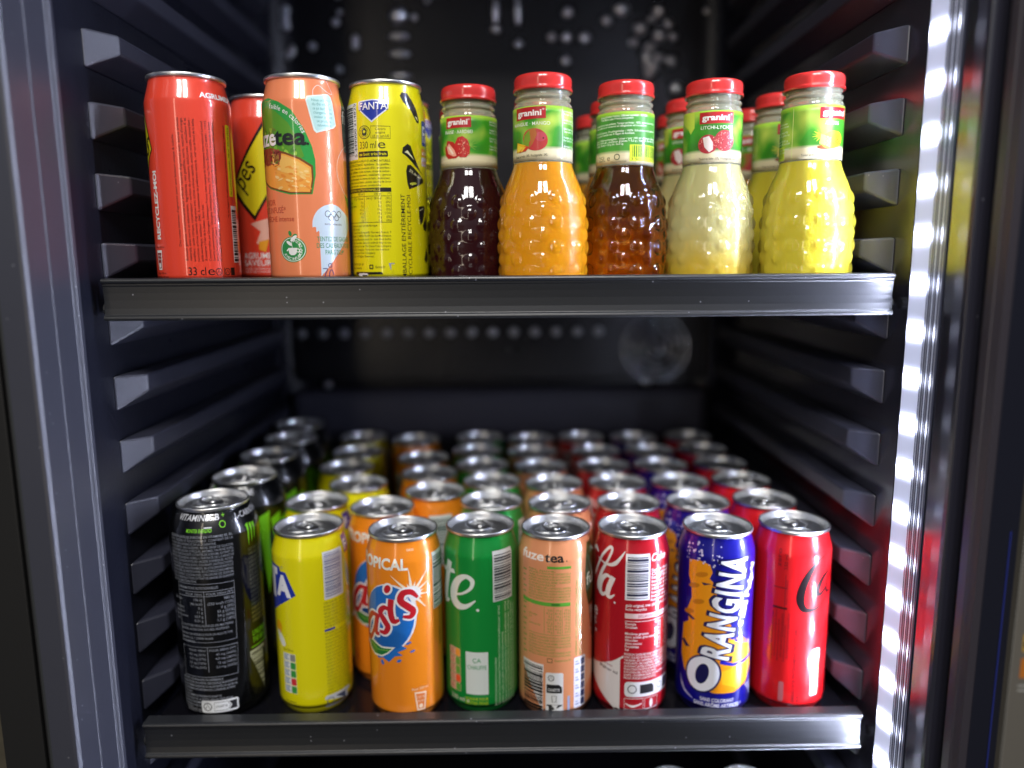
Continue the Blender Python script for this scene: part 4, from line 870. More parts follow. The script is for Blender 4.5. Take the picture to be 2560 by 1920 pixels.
for _ in range(6): glint_at(rs.uniform(560, 1480), rs.uniform(-30, 200), rs.uniform(.003, .006), sz=rs.uniform(.7, 2.4))
for px_, py_, r_ in ((1615, 850, 9), (1622, 912, 9), (1618, 955, 7), (1712, 830, 8), (1560, 840, 6), (755, 815, 7), (820, 960, 5)): glint_at(px_, py_, r_/1000, sz=1.4 if px_ < 800 else 1.)
def glint_rings(cx, cz, R, y):  # added guard, hub and blades standing in for a blurred reflection
    v = []; f = []
    def torus(r, t):
        b0 = len(v); N = 40
        for i in range(N):
            a = 2*PI*i/N
            for j in range(8):
                q = 2*PI*j/8; rr_ = r+t*math.cos(q); v.append((cx+rr_*math.cos(a), y-t*math.sin(q)-.012*(1-(r/R)**2), cz+rr_*math.sin(a)))
        for i in range(N):
            for j in range(8): f.append((b0+i*8+j, b0+((i+1) % N)*8+j, b0+((i+1) % N)*8+(j+1) % 8, b0+i*8+(j+1) % 8))
    for r in (R, R*.78, R*.56, R*.34, R*.14): torus(r, .0011)
    o = P(fixn(mesh_obj('glint_guard', v, f, CHROME)))
    vv, ff, _ = revolve([(R*.30, 0), (R*.28, .006), (R*.2, .010), (0, .011)], 24)
    vv = [(cx+a, y+.006-c, cz+b_) for a, b_, c in vv]
    hub = mesh_obj('glint_hub', vv, ff, BACKM); hub.parent = o
    for k in range(7):
        a = 2*PI*k/7; c_, s_ = math.cos(a), math.sin(a)
        q = [(R*.25, -.004, .004), (R*.86, -.014, .010), (R*.9, .006, .0), (R*.28, .005, 0)]
        vb = [(cx+r_*c_-t_*s_, y+.004+dy_, cz+r_*s_+t_*c_) for r_, t_, dy_ in q]; vb += [(p_[0], p_[1]+.0012, p_[2]) for p_ in vb]
        fb = [(0, 1, 2, 3), (7, 6, 5, 4), (0, 4, 5, 1), (1, 5, 6, 2), (2, 6, 7, 3), (3, 7, 4, 0)]
        bl = fixn(mesh_obj('glint_blade', vb, fb, BACKM, smooth=False)); bl.parent = o
glint_rings(.190, -.098, .041, .930)
for (a, b_, r) in [(140, 20, 8), (205, 35, 6), (207, 105, 6), (418, 88, 5), (503, 158, 5), (503, 188, 5), (432, 290, 5), (683, 60, 12), (1100, 120, 7), (1197, 185, 6), (1408, 50, 7), (1340, 155, 6), (1403, 157, 7), (1480, 160, 8), (1400, 258, 7), (1575, 85, 7), (1860, 155, 6), (1800, 45, 9), (1800, 150, 9), (1770, 285, 10), (1870, 380, 9), (1720, 120, 9), (1840, 100, 6), (1760, 200, 7), (1850, 260, 8), (1640, 50, 6), (1690, 180, 6), (2007, 45, 5), (320, 190, 5), (215, 230, 5)]:
    glint_at(600+a/1.7015, b_/1.7015, r/1000*.95)
for (a, b_, sx_, sz) in [(683, 150, 2.2, .8), (688, 225, 2.3, .8), (690, 320, 2.4, .8), (1100, 40, .8, 2.6), (1195, 40, .7, 3.0), (1800, 245, 1.4, .8), (205, 70, .7, 2.4)]:
    glint_at(600+a/1.7015, b_/1.7015, .006, sz=sz, sx_=sx_)

# ================================================================== door (open to the right)
door = P(prism_z('door', [(.2962, .4358), (.3160, .4375), (.3150, .4500), (.2962, .4500)], Z0, Z1, mat('door_frame_metal', (.012, .013, .022), rough=.3), bevel=.001))
def PD(o): o.parent = door; return o
PD(prism_z('door_liner', [(.2868, .4470), (.2879, .4408), (.2888, .4405), (.2889, .4395), (.2895, .4380), (.2905, .4349), (.2960, .4355), (.2950, .4480)], Z0, Z1, mat('door_liner_plastic', (.045, .040, .050), rough=.28, bump=.04), bevel=.0006))
PD(prism_z('glass_edge', [(.3096, .4364), (.3106, .4365), (.3106, .4369), (.3096, .4368)], -.42, -.155, mat('glass_edge_glint', (.05, .07, .40), rough=.25, metal=.6)))  # blue colour puts the lamp strip's reflection into the glass edge

# ================================================================== shelves
def shelf(z, label, side):
    s_ = empty('fridge_shelf', (0, .519, z), label=label, cat='shelf', group='shelves resting on the wall ribs')
    hw = .26995; y = 0.
    rail = [(y+.0105, -.0022), (y+.0105, 0.), (y+.0012, 0.), (y-.0006, -.0006), (y-.0012, -.0018), (y-.0006, -.0030), (y+.0006, -.0036), (y+.0006, -.0048), (y+.0012, -.0056), (y+.0017, -.0100), (y+.0019, -.0150), (y+.0017, -.0205), (y+.0010, -.0248), (y-.0006, -.0258), (y-.0010, -.0272), (y-.0002, -.0287), (y+.0060, -.0287), (y+.0060, -.0262), (y+.0056, -.0030)]
    r_ = prism_x('price_rail', rail, -hw, hw, PL_RAIL, bevel=.00025); r_.parent = s_
    v = []
    q = box('shelf_plate', (-hw+.002, .0075, -.0200), (hw-.002, .400, -.0081), SHELFM, bevel=.0008); q.parent = s_
    for sx in (-1, 1):
        kn = prism_x('end_clip', [(.012+.004*math.cos(t), -.0215+.0042*math.sin(t)) for t in [2*PI*k/12 for k in range(12)]], min(sx*(hw-.004), sx*(hw+.0045)), max(sx*(hw-.004), sx*(hw+.0045)), RUBBER); kn.parent = s_
    return s_
shelf(0., 'black upper shelf with a grey front rail under the juice bottles', 0)
shelf(-.3289, 'black lower shelf with a dark front rail under the rows of slim cans', 0)
# bottom shelf plate is out of view but carries the two white-capped bottles
shelf(-.556, 'black bottom shelf below the rail, carrying two white capped bottles', 0)

# ================================================================== bottles
def glassmat(name, col, rough=.0, ior=1.5):
    return mat(name, col, rough=rough, trans=1., ior=ior)
CLEAR = mat('clear_glass', (.95, .96, .72), rough=.02, trans=.82, ior=1.48)  # yellowish tint and milky share stand for light coming from the juice
CAPRED = mat('red_cap_lacquer', hx('CC3430'), rough=.2, coat=.8, coat_rough=.05)
BP = [(24.0, 1.5), (27.5, 0.), (29.8, 1.4), (31.0, 5.), (31.4, 10.), (31.9, 20.), (32.2, 34.), (31.9, 44.), (31.0, 53.), (30.0, 60.), (28.5, 66.), (26.4, 72.), (24.6, 76.), (22.7, 80.5), (21.5, 84.), (21.2, 86.)]
NP = [(21.2, 86.), (21.2, 90.), (21.2, 100.), (21.2, 120.), (21.1, 123.6), (20.4, 126.2), (19.2, 127.2), (19.0, 128.2), (19.9, 129.4), (20.1, 130.6), (19.0, 131.8), (18.7, 133.0), (19.5, 134.4), (19.4, 135.6), (18.6, 137), (18.4, 144.0)]
def dimple(th, z):
    """raised round bosses in staggered columns"""
    if z < 6 or z > 72: return 0.
    n = 20; best = 0.
    c = th/(2*PI)*n; k0 = round(c)
    for k in (k0-1, k0, k0+1):
        dth = (c-k)/n*2*PI
        off = 0 if (k % 2 == 0) else 8.6
        row = round((z-10-off)/17.2)
        for r in (row-1, row, row+1):
            zc = 10+off+r*17.2
            if zc < 8 or zc > 66: continue
            dd = math.hypot(dth*31.5, z-zc)
            if dd < 5.1:
                t = 1-(dd/5.1)**2; best = max(best, 1.45*t)
    return best
_bm = {}
def bottle_body(juice):
    P_ = smooth_prof(BP, 1)
    zs = [1.5, 0, 1.4]; R_ = interp([BP[2]]+BP[3:])
    NZ, NT = 108, 224
    v = []; f = []
    ring = []
    for r, z in BP[:2]: 
        ring.append(len(v)); v += [(r*math.cos(2*PI*i/NT)/1000, r*math.sin(2*PI*i/NT)/1000, z/1000) for i in range(NT)]
    SP = smooth_prof(BP[2:], 6); R_ = interp(SP)
    for j in range(NZ+1):
        z = 1.4+(86-1.4)*j/NZ; r = R_(z)[0]; ring.append(len(v))
        for i in range(NT):
            th = 2*PI*i/NT; rr_ = r+dimple(th, z); v.append((rr_*math.cos(th)/1000, rr_*math.sin(th)/1000, z/1000))
    for A, B in zip(ring, ring[1:]):
        for i in range(NT): j = (i+1) % NT; f.append((A+i, A+j, B+j, B+i))
    c0 = len(v); v.append((0, 0, .004)); f += [(c0, ring[0]+(i+1) % NT, ring[0]+i) for i in range(NT)]
    top = ring[-1]; c1 = len(v); v.append((0, 0, .086)); f += [(c1, top+i, top+(i+1) % NT) for i in range(NT)]
    me = bpy.data.meshes.new('body'); me.from_pydata(v, [], f); me.materials.append(juice)
    me.polygons.foreach_set('use_smooth', [True]*len(me.polygons)); me.update(); return me
def neck_mesh():
    O = smooth_prof(NP, 4)
    I = [(r-1.6, z) for r, z in reversed(O)]
    v, f, fm = revolve([(r/1000, z/1000) for r, z in O+I]+[(O[0][0]/1000, .0861)], 64)
    me = bpy.data.meshes.new('neck'); me.from_pydata(v, [], f); me.materials.append(CLEAR)
    me.polygons.foreach_set('use_smooth', [True]*len(me.polygons)); me.update(); return me
def cap_mesh(col, emb=None):
    Pc = [(18.6, 136.2), (20.6, 135.0), (21.0, 135.2), (21.35, 136.0), (21.2, 136.9), (20.8, 137.6), (20.85, 141.5), (20.6, 143.6), (19.9, 145.1), (18.8, 145.8), (17.8, 145.9), (17.0, 145.3), (0, 145.2)]
    v, f, fm = revolve([(r/1000, z/1000) for r, z in smooth_prof(Pc, 3)], 64)
    me = bpy.data.meshes.new('cap'); me.from_pydata(v, [], f); me.materials.append(col)
    me.polygons.foreach_set('use_smooth', [True]*len(me.polygons)); me.update(); return me
NECK = neck_mesh(); CAP = cap_mesh(CAPRED); CAPW = cap_mesh(mat('white_cap_lacquer', (.72, .73, .72), rough=.3, coat=.5))
def juice(name, h, trans=0., sss=.35, low=None, rough=.05, h2=None):
    m = mat(name, hx(h), rough=.35, coat=1., coat_rough=.02, coat_ior=1.62, sss=sss) if not trans else mat(name, hx(h), rough=.02, trans=trans, ior=1.36, coat=.6, coat_rough=.01)
    nt = m.node_tree; b = nt.nodes['Principled BSDF']; tc = nt.nodes.new('ShaderNodeTexCoord')
    if not trans:
        # the drink inside is a smooth column: only the glass over it (the coat) follows the bosses
        vm = nt.nodes.new('ShaderNodeVectorMath'); vm.operation = 'MULTIPLY'; vm.inputs[1].default_value = (1, 1, 0); nt.links.new(tc.outputs['Object'], vm.inputs[0])
        vn_ = nt.nodes.new('ShaderNodeVectorMath'); vn_.operation = 'NORMALIZE'; nt.links.new(vm.outputs[0], vn_.inputs[0])
        vt = nt.nodes.new('ShaderNodeVectorTransform'); vt.vector_type = 'NORMAL'; vt.convert_from = 'OBJECT'; vt.convert_to = 'WORLD'; nt.links.new(vn_.outputs[0], vt.inputs[0])
        ge = nt.nodes.new('ShaderNodeNewGeometry'); mxn = nt.nodes.new('ShaderNodeMix'); mxn.data_type = 'VECTOR'; mxn.inputs['Factor'].default_value = .08
        nt.links.new(vt.outputs[0], mxn.inputs[4]); nt.links.new(ge.outputs['Normal'], mxn.inputs[5])
        nt.links.new(mxn.outputs[1], b.inputs['Normal']); nt.links.new(ge.outputs['Normal'], b.inputs['Coat Normal'])
        b.inputs['Specular IOR Level'].default_value = .2
    if low:
        sp = nt.nodes.new('ShaderNodeSeparateXYZ'); nt.links.new(tc.outputs['Object'], sp.inputs[0])
        nz = nt.nodes.new('ShaderNodeTexNoise'); nz.inputs['Scale'].default_value = 30; nt.links.new(tc.outputs['Object'], nz.inputs[0])
        ad = nt.nodes.new('ShaderNodeMath'); ad.operation = 'MULTIPLY_ADD'; ad.inputs[1].default_value = .03; nt.links.new(nz.outputs[0], ad.inputs[0]); nt.links.new(sp.outputs[2], ad.inputs[2])
        mr = nt.nodes.new('ShaderNodeMapRange'); mr.interpolation_type = 'SMOOTHSTEP'; mr.inputs['From Min'].default_value = .022; mr.inputs['From Max'].default_value = .058
        nt.links.new(ad.outputs[0], mr.inputs['Value'])
        mx = nt.nodes.new('ShaderNodeMix'); mx.data_type = 'RGBA'; mx.inputs['A'].default_value = (*hx(low), 1); mx.inputs['B'].default_value = (*hx(h), 1)
        nt.links.new(mr.outputs[0], mx.inputs['Factor']); nt.links.new(mx.outputs['Result'], b.inputs['Base Color'])
    return m
J_STRAW = juice('strawberry_nectar', '2A060C', sss=.0); J_MANGO = juice('mango_nectar', 'DC9212'); J_APPLE = juice('apple_juice', 'D0A850', trans=1.)
J_LITCHI = juice('litchi_nectar', 'C4BE84', low='D2B43A'); J_PINE = juice('pineapple_juice', 'CFC03A'); J_ORANGE = juice('orange_nectar', 'D9962A')
J_MILK = mat('white_drink', (.7, .7, .68), rough=.3, coat=1.)
BODY = {k: bottle_body(m) for k, m in (('straw', J_STRAW), ('mango', J_MANGO), ('apple', J_APPLE), ('litchi', J_LITCHI), ('pine', J_PINE), ('orange', J_ORANGE), ('milk', J_MILK))}

def label_paper(name, seed, plain=False):
    m = mat(name, (.1, .35, .05), rough=.42, coat=.4, coat_rough=.1); nt = m.node_tree; b = nt.nodes['Principled BSDF']
    tc = nt.nodes.new('ShaderNodeTexCoord'); mp = nt.nodes.new('ShaderNodeMapping'); mp.inputs['Location'].default_value = (seed*.37, seed*.11, 0)
    nt.links.new(tc.outputs['Object'], mp.inputs[0])
    n = nt.nodes.new('ShaderNodeTexNoise'); n.inputs['Scale'].default_value = 48; n.inputs['Detail'].default_value = 1.5; nt.links.new(mp.outputs[0], n.inputs['Vector'])
    cr = nt.nodes.new('ShaderNodeValToRGB'); e = cr.color_ramp.elements
    e[0].position = .32; e[0].color = (*hx('2A6B1C'), 1); e[1].position = .72; e[1].color = (*hx('C9DC5A'), 1)
    q = e.new(.5); q.color = (*hx('3F9A22'), 1)
    if plain: e[0].color = (*hx('2C7A22'), 1); q.color = (*hx('3C8A2C'), 1); e[-1].color = (*hx('4FA038'), 1)
    nt.links.new(n.outputs['Fac'], cr.inputs[0])
    sp = nt.nodes.new('ShaderNodeSeparateXYZ'); nt.links.new(tc.outputs['Object'], sp.inputs[0])
    mr = nt.nodes.new('ShaderNodeMapRange'); mr.inputs['From Min'].default_value = .0940; mr.inputs['From Max'].default_value = .0965; nt.links.new(sp.outputs[2], mr.inputs['Value'])
    mx = nt.nodes.new('ShaderNodeMix'); mx.data_type = 'RGBA'; mx.inputs['A'].default_value = (*hx('E6DBB4'), 1)
    nt.links.new(mr.outputs[0], mx.inputs['Factor']); nt.links.new(cr.outputs[0], mx.inputs['B'])
    m2 = nt.nodes.new('ShaderNodeMapRange'); m2.inputs['From Min'].default_value = .1195; m2.inputs['From Max'].default_value = .1225; nt.links.new(sp.outputs[2], m2.inputs['Value'])
    mx2 = nt.nodes.new('ShaderNodeMix'); mx2.data_type = 'RGBA'; mx2.inputs['B'].default_value = (*hx('9BC83A'), 1)
    nt.links.new(m2.outputs[0], mx2.inputs['Factor']); nt.links.new(mx.outputs['Result'], mx2.inputs['A']); nt.links.new(mx2.outputs['Result'], b.inputs['Base Color'])
    return m
RL = 21.45
def label_mesh(deco, paper, z0=87.0, z1=123.2):
    v, f, fm = revolve([(RL/1000-.0003, z0/1000), (RL/1000, z0/1000)]+[(RL/1000, (z0+(z1-z0)*k/8)/1000) for k in range(1, 9)]+[(RL/1000-.0003, z1/1000)], 72)
    normals = {}
    def fn(s_, z, off):
        th = s_/21.3; c, sn = math.sin(th), -math.cos(th); r = (RL+off)/1000
        return (r*c, r*sn, z/1000), (c, sn, 0)
    deco.build(fn, v, f, fm, normals, 1, 'paper')
    me = bpy.data.meshes.new('label'); me.from_pydata(v, [], f); me.materials.append(paper)
    for c in deco.cols: me.materials.append(ink(c, 'paper'))
    me.polygons.foreach_set('material_index', fm); me.polygons.foreach_set('use_smooth', [True]*len(me.polygons)); me.update()
    vn = [q.normal[:] for q in me.vertices]
    for i, n in normals.items(): vn[i] = n
    me.normals_split_custom_set_from_vertices(vn)
    return me
RD = 'B3161E'
def brand(d, a, b, zt, zb, name, x0, x1, zn, rot=0.):
    d.poly([(a, zb-.2), (b, zb+.2), (b, zt+.2), (a, zt-.2)], RD, 1)
    d.text('granini', (a+b)/2-.6, zb+2.3, 3.9, 'F4F0EC', 2, w=(b-a)*.80, align='c', bold=.09); d.ring(b-1.7, zt-1.8, .5, .18, 'F4F0EC', 2)
    if name: d.text(name, x0, zn, 2.35, 'EDF2E2', 2, w=x1-x0, bold=.012)
def smallprint(d, s0, s1, zt, n, seed=0):
    T = ['Eckes-Granini France, 138 rue Lavoisier', 'Teneur en fruits : 100%. Après ouverture', 'à conserver au réfrigérateur et à consommer', 'Fruchtgehalt : 100%. Schütteln vor Gebrauch.', 'Pour / per / je 100 ml : énergie 190 kJ', 'matières grasses < 0,5 g, glucides 11 g', 'dont sucres 10 g, protéines < 0,5 g', 'Sel / Salz < 0,01 g.']
    for i in range(n):
        if i % 3 == 2: continue
        d.text(T[(i+seed) % 8], s0, zt-i*1.95, 1.35, 'E4F0DC', 1, w=(s1-s0)*(.85+.15*((i*7) % 5)/4), bold=.02)
# strawberry
LB = {}
d = Deco(2.); brand(d, -18.5, 1.8, 122.2, 114.6, 'FRAISE · AARDBEI', -20, 2.8, 110.6)
d.poly([(-20.5, 101), (-17.5, 106), (-12, 104.8), (-8.2, 100), (-7.2, 95), (-10, 93), (-17, 93), (-19.8, 95.6)], 'B8201E', 2); d.poly([(-18.4, 101.6), (-16, 104), (-11.2, 99), (-9.4, 94.8), (-12, 94.4), (-16.8, 96.6)], 'F0A890', 3); d.poly([(-17, 101), (-15.6, 102), (-11.6, 96.4), (-13, 95.8)], 'F8DCC8', 4)
d.poly([(-11.5, 102), (-8.4, 107.8), (-4.6, 108.6), (-.8, 106), (.8, 101.4), (.4, 96), (-2.4, 93.4), (-6.8, 93.6), (-9.4, 97)], 'C02420', 3)
for k in range(40):
    r_ = random.Random(k+5); d.ell(r_.uniform(-8.6, -.4), r_.uniform(95, 106.4), .3, .45, r_.choice(['E8806A', '8E1414', 'F0B090']), 5, n=6)
for a in (20, 45, -15, -40, 70): d.stroke([(.2, 102), (.2+6*math.cos(math.radians(a)), 102+5*math.sin(math.radians(a)))], [1.0, .2], '7FB53A', 3)
for a in (150, 175, 205): d.stroke([(-18.6, 103), (-18.6+4*math.cos(math.radians(a)), 103+4*math.sin(math.radians(a)))], [.8, .2], '9BC84A', 3)
smallprint(d, 17, 40, 119, 12); LB['straw'] = label_mesh(d, label_paper('label_green_a', 1))
d = Deco(2.); brand(d, -21.6, 2.1, 122.6, 114.6, 'MANGUE · MANGO', -24.4, 5.1, 110.4)
d.ell(-5.6, 100.9, 9.2, 7.4, 'C23A3A', 2, -.25); d.poly([(-14.5, 98.5), (-13.6, 104), (-9, 108), (-5, 108.4), (-6.5, 104), (-9.6, 99), (-10, 95.4), (-13, 95)], '7A9A2C', 3); d.poly([(-9.5, 107.6), (-5, 108.3), (-4, 104), (-7, 98), (-9.6, 95.2), (-8.6, 100)], 'B86A34', 4)
d.ell(-1.4, 102.6, 3.8, 3.2, 'C8485A', 3); d.ell(.4, 101.6, .6, .6, '5A2420', 4)
d.poly([(-21.6, 93), (-20.4, 99.6), (-13, 97.4), (-10.2, 95.4), (-14.6, 93.2)], 'E8B81C', 4); d.poly([(-18.6, 92.8), (-13, 97), (-9.6, 96.2), (-12.4, 93.4)], 'D0402A', 5); d.poly([(-20.6, 93.4), (-19.8, 98.2), (-15, 96.2), (-18, 93.6)], 'F4D43C', 5); d.poly([(-14.4, 96.2), (-12, 96.4), (-15.4, 93.2), (-17, 93.2)], 'F4C43C', 6)
d.text('Teneur en fruits : 24%.  Fruchtgehalte : 24%.', -22.6, 89.0, 1.7, '4A4630', 2, w=26, rot=.03, bold=.01)
d.rect(14.6, 87.5, 14.9, 123, 'C9DCA8', 1); smallprint(d, 16, 40, 119.6, 14, 2); d.stroke([(16, 88.6), (16, 94), (19, 94), (19, 88.6)], .3, 'B8A87C', 2)
LB['mango'] = label_mesh(d, label_paper('label_green_b', 2))
d = Deco(2.); T = ["Eckes-Granini France, 138 rue Lavoisier - N°14001", "71040 Mâcon cedex 9 France, www.granini.fr", "", "À conserver au sec ambiant. Teneur en fruits : 100%. Agiter avant emploi.", "Après ouverture, à conserver au réfrigérateur et à consommer", "", "Gebruik binnen. Fruchtgehalte : 100%. Schudden voor gebruik", "Na openen koelen tot 4 dagen in koelkast.", "", "Pour / Nährwertangabe / pour / per 100 ml : énergie / Energie", "187 kJ / 44 kcal ; matières grasses < 0,5 g ; Vetten ; Sucres 10,5 g", "Protéines / Eiwitten < 0,5 g. Sel / Zout 0 g."]
for i, t in enumerate(T):
    if t: d.text(t, -27+(7 if i < 2 else 0), 119.4-i*1.78, 1.42, 'EDF6E4', 1, w=(38, 26, 0, 54, 44, 0, 54, 34, 0, 56, 56, 26)[i], bold=.03, rot=.02)
d.rect(3.5, 88.6, 36, 100.2, 'D4E03A', 1)
x = 5.4
rn = random.Random(21)
while x < 33: t = rn.choice((.35, .6, .95)); d.rect(x, 91.6, x+t, 99.6, '3F7A1E', 2); x += t+rn.choice((.4, .7))
d.text('3 503920 041210', 4.6, 89.2, 1.9, '3F5A1E', 2, w=27); d.text('25L', -22, 89.3, 3.6, '5A5638', 1, w=7); d.text('e', -13.4, 89.3, 4.2, '5A5638', 1); d.ring(-5.6, 91.8, 1.9, .6, '4A5A34', 1); d.text('EMBALLAGE À RECYCLER', -10.8, 88.0, 1.0, '5A5638', 1, w=12)
LB['apple'] = label_mesh(d, label_paper('label_green_plain', 3, True))
d = Deco(2.); brand(d, -9.6, 15.2, 122.2, 114.2, 'LITCHI-LYCHEE', -8.4, 14.9, 110.3)
d.ell(-3.2, 100.0, 7.0, 6.6, 'B4303A', 2); d.ell(8.8, 102.2, 7.4, 7.4, 'B03A3E', 3); d.poly([(-6.8, 104.5), (-2.4, 105.6), (.4, 101), (.6, 96), (-2, 94.2), (-5.4, 98)], 'EFE2E0', 4)
for k in range(120):
    r_ = random.Random(k+70); a = r_.uniform(0, 6.28); q = math.sqrt(r_.random()); c_ = (8.8, 102.2, 7.0) if k % 2 else (-3.2, 100, 6.5)
    x, z = c_[0]+c_[2]*q*math.cos(a), c_[1]+c_[2]*q*math.sin(a)
    if k % 2 or not (-6.8 < x < .8): d.ell(x, z, .35, .35, r_.choice(['E08A7A', '7A1A20', 'F0B0A0']), 5, n=6)
d.text('Teneur en fruits : 13%.  Fruchtgehalte : 13%.', -9.2, 89.0, 1.7, '4A4630', 2, w=28, bold=.0)
d.poly([(-30, 124), (-14, 123.1), (-13.6, 112), (-17, 108), (-20, 112), (-30, 118)], 'C6D94A', 1)
LB['litchi'] = label_mesh(d, label_paper('label_green_d', 5))
d = Deco(2.); brand(d, 5.0, 29.5, 121.6, 113.8, 'ANANAS', 9, 20, 109.8)
d.rect(-13.2, 87.5, -12.8, 122, 'DCE89A', 1); smallprint(d, -36, -15, 112, 11, 1); d.rect(-38, 87.6, -20, 97, 'C4D83A', 1)
x = -36.5
while x < -21.5: t = rn.choice((.35, .6, .9)); d.rect(x, 89, x+t, 96.4, '3F7A1E', 2); x += t+rn.choice((.4, .7))
for a in range(8): t = math.radians(120+a*24); d.stroke([(6.6, 102.5), (6.6+6*math.cos(t), 102.5+4.6*math.sin(t))], [1.4, .3], ['8FB52A', 'C9C83A'][a % 2], 2)
d.ell(15.4, 99.6, 9.4, 5.8, 'D89A1C', 3, .2); d.poly([(5.6, 97), (6.4, 103.4), (14, 101), (13.4, 94.2)], 'F2DC5A', 4); d.ell(10, 94.6, 6, 1.6, '8A4A1C', 2)
for k in range(14): d.ring(11+(k % 5)*2.8, 96+(k//5)*2.7, 1.1, .35, '9A4A18', 5)
d.text('Teneur en fruits : 100%.  Fruchtgehalte : 100%.', -6, 88.8, 1.7, '4A4630', 2, w=30)
LB['pine'] = label_mesh(d, label_paper('label_green_e', 8))
d = Deco(2.); brand(d, -10, 12, 122.2, 114.2, 'ORANGE', -8, 10, 110); d.ell(2, 101, 6.8, 6.4, 'D8741C', 2); d.poly([(-10, 94), (-8, 101), (-1, 98), (-3, 93.4)], 'F0C030', 3)
LB['orange'] = label_mesh(d, label_paper('label_green_f', 4))
d = Deco(2.); LB['milk'] = label_mesh(d, label_paper('label_green_g', 6))
BB = 'juice bottles standing on the upper shelf'
def bottle(kind, x, y, z, label, yaw=0., cap=CAP, group=BB):
    r = empty('juice_bottle', (x, y, z), -math.atan2(x, y)+yaw, label=label, cat='bottle', group=group)
    for nm, me in (('body', BODY[kind]), ('neck', NECK), ('label', LB[kind]), ('cap', cap)):
        link(bpy.data.objects.new(nm, me), r)
    return r
bottle('straw', -.0232, .599, ZU, 'dark red strawberry juice bottle with dimpled glass, beside the yellow can')
bottle('mango', .0313, .5645, ZU, 'deep yellow mango juice bottle with red cap and mango picture on its label')
bottle('apple', .0940, .587, ZU, 'clear amber apple juice bottle turned to show small print and a barcode')
bottle('litchi', .1588, .584, ZU, 'pale cloudy litchi juice bottle with two pink litchis on its label')
bottle('pine', .2250, .5646, ZU, 'bright lemon yellow juice bottle nearest the lamp strip, pineapple on its label')
BK = 'juice bottles half hidden in the back rows of the upper shelf'
for kd, x, y, yw, lb in [('straw', -.0300, .6795, .4, 'dark red juice bottle hidden behind the front strawberry bottle'),
    ('mango', .0330, .6362, 1.9, 'juice bottle hidden directly behind the front mango bottle'),
    ('orange', .0960, .6535, .2, 'juice bottle standing directly behind the amber apple bottle'),
    ('orange', .0905, .7195, .6, 'third juice bottle back in the amber apple bottle row'),
    ('litchi', .1580, .6495, -.3, 'juice bottle standing directly behind the pale litchi bottle'),
    ('straw', .1640, .7155, -.2, 'third juice bottle back behind the pale litchi bottle'),
    ('pine', .2262, .6300, -.35, 'juice bottle with fruit label standing directly behind the bright yellow bottle'),
    ('mango', .2240, .6960, .2, 'third juice bottle back behind the bright yellow bottle')]:
    bottle(kd, x, y, ZU, lb, yaw=yw, group=BK)
for x, yy, lb in [(.1395, .566, 'white capped bottle top peeking up below the lower rail, under the dark red can'), (.2000, .566, 'white capped bottle top peeking up below the lower rail, nearer the lamp strip')]:
    bottle('milk', x, yy, -.5641, lb, cap=CAPW, group='white capped bottles below the lower shelf')

# ================================================================== cans
g_up = 'slim cans standing on the upper shelf'
place_can(body_red, SLIM, -.2206, .5647, ZU, 'red citrus soda can at the left end of the upper shelf, small print facing out', g_up, 0, 0)
place_can(body_red, SLIM, -.1880, .6360, ZU, 'red can with yellow diamond half hidden behind the front red can', g_up, -100/28.7, 1)
place_can(body_peachA, SLIM, -.1404, .5699, ZU, 'peach coloured iced tea can with green leaf picture on the upper shelf', g_up, 0, 0)
place_can(body_yellowA, SLIM, -.0840, .5890, ZU, 'yellow lemon soda can with black seeds and small print on the upper shelf', g_up, 0, 0)
place_can(body_yellowA, SLIM, -.0850, .6515, ZU, 'yellow can hidden behind the yellow lemon can of the upper shelf', g_up, 1.5, 0)
ORD = ['front', 'second', 'third', 'fourth', 'fifth', 'sixth']
rows = [
 ('yellow', body_yellowB, 'yellow slim can', [(-.1517, .5673), (-.1589, .6250), (-.1334, .6774), (-.1555, .7341), (-.1557, .7954), (-.1613, .8615)], 'with blue lettering and nutrition boxes'),
 ('orange', body_orange, 'orange slim can', [(-.0768, .5572), (-.1008, .6102), (-.0604, .6520), (-.0709, .7093), (-.0828, .7678), (-.0990, .8472)], 'with red lettering over a blue globe'),
 ('green', body_green, 'green slim can', [(-.0178, .5654), (-.0097, .6230), (-.0101, .6812), (-.0205, .7384), (-.0275, .7962), (-.0258, .8544)], 'with large white letters and barcode'),
 ('peach', body_peachB, 'peach slim can', [(.0407, .5572), (.0479, .6148), (.0474, .6729), (.0383, .7304), (.0315, .7882), (.0326, .8464)], 'covered in small green print'),
 ('dark red', body_cola, 'dark red slim can', [(.0998, .5572), (.1062, .6150), (.1056, .6732), (.1000, .7312), (.0997, .7894), (.0904, .8523)], 'with white script and barcode'),
 ('dark blue', body_blue, 'dark blue slim can', [(.1658, .5572), (.1653, .6153), (.1636, .6734), (.1581, .7313), (.1577, .7895), (.1504, .8473)], 'with tilted white name over an orange'),
 ('bright red', body_red2, 'bright red slim can', [(.2267, .5611), (.2234, .6192), (.2215, .6774), (.2186, .7355), (.2160, .7936), (.2143, .8518)], 'with black script, at the right end'),
]
rq = random.Random(11)
for cn, bd, kind, pos, extra in rows:
    for i, (x, y) in enumerate(pos):
        lb = f'{kind} {extra}, front of its row' if i == 0 else f'{kind}, {ORD[i]} from the front in its row on the lower shelf'
        yw = 0 if i == 0 else (0.25 if (cn == 'orange' and i == 1) else rq.uniform(-2.6, 2.6))
        if cn == 'dark blue' and i: yw = rq.uniform(-.5, .5)
        place_can(bd, SLIM, x, y, ZL, lb, f'{cn} slim cans in a row on the lower shelf', yw, rq.uniform(0, 6.28) if i else .5)
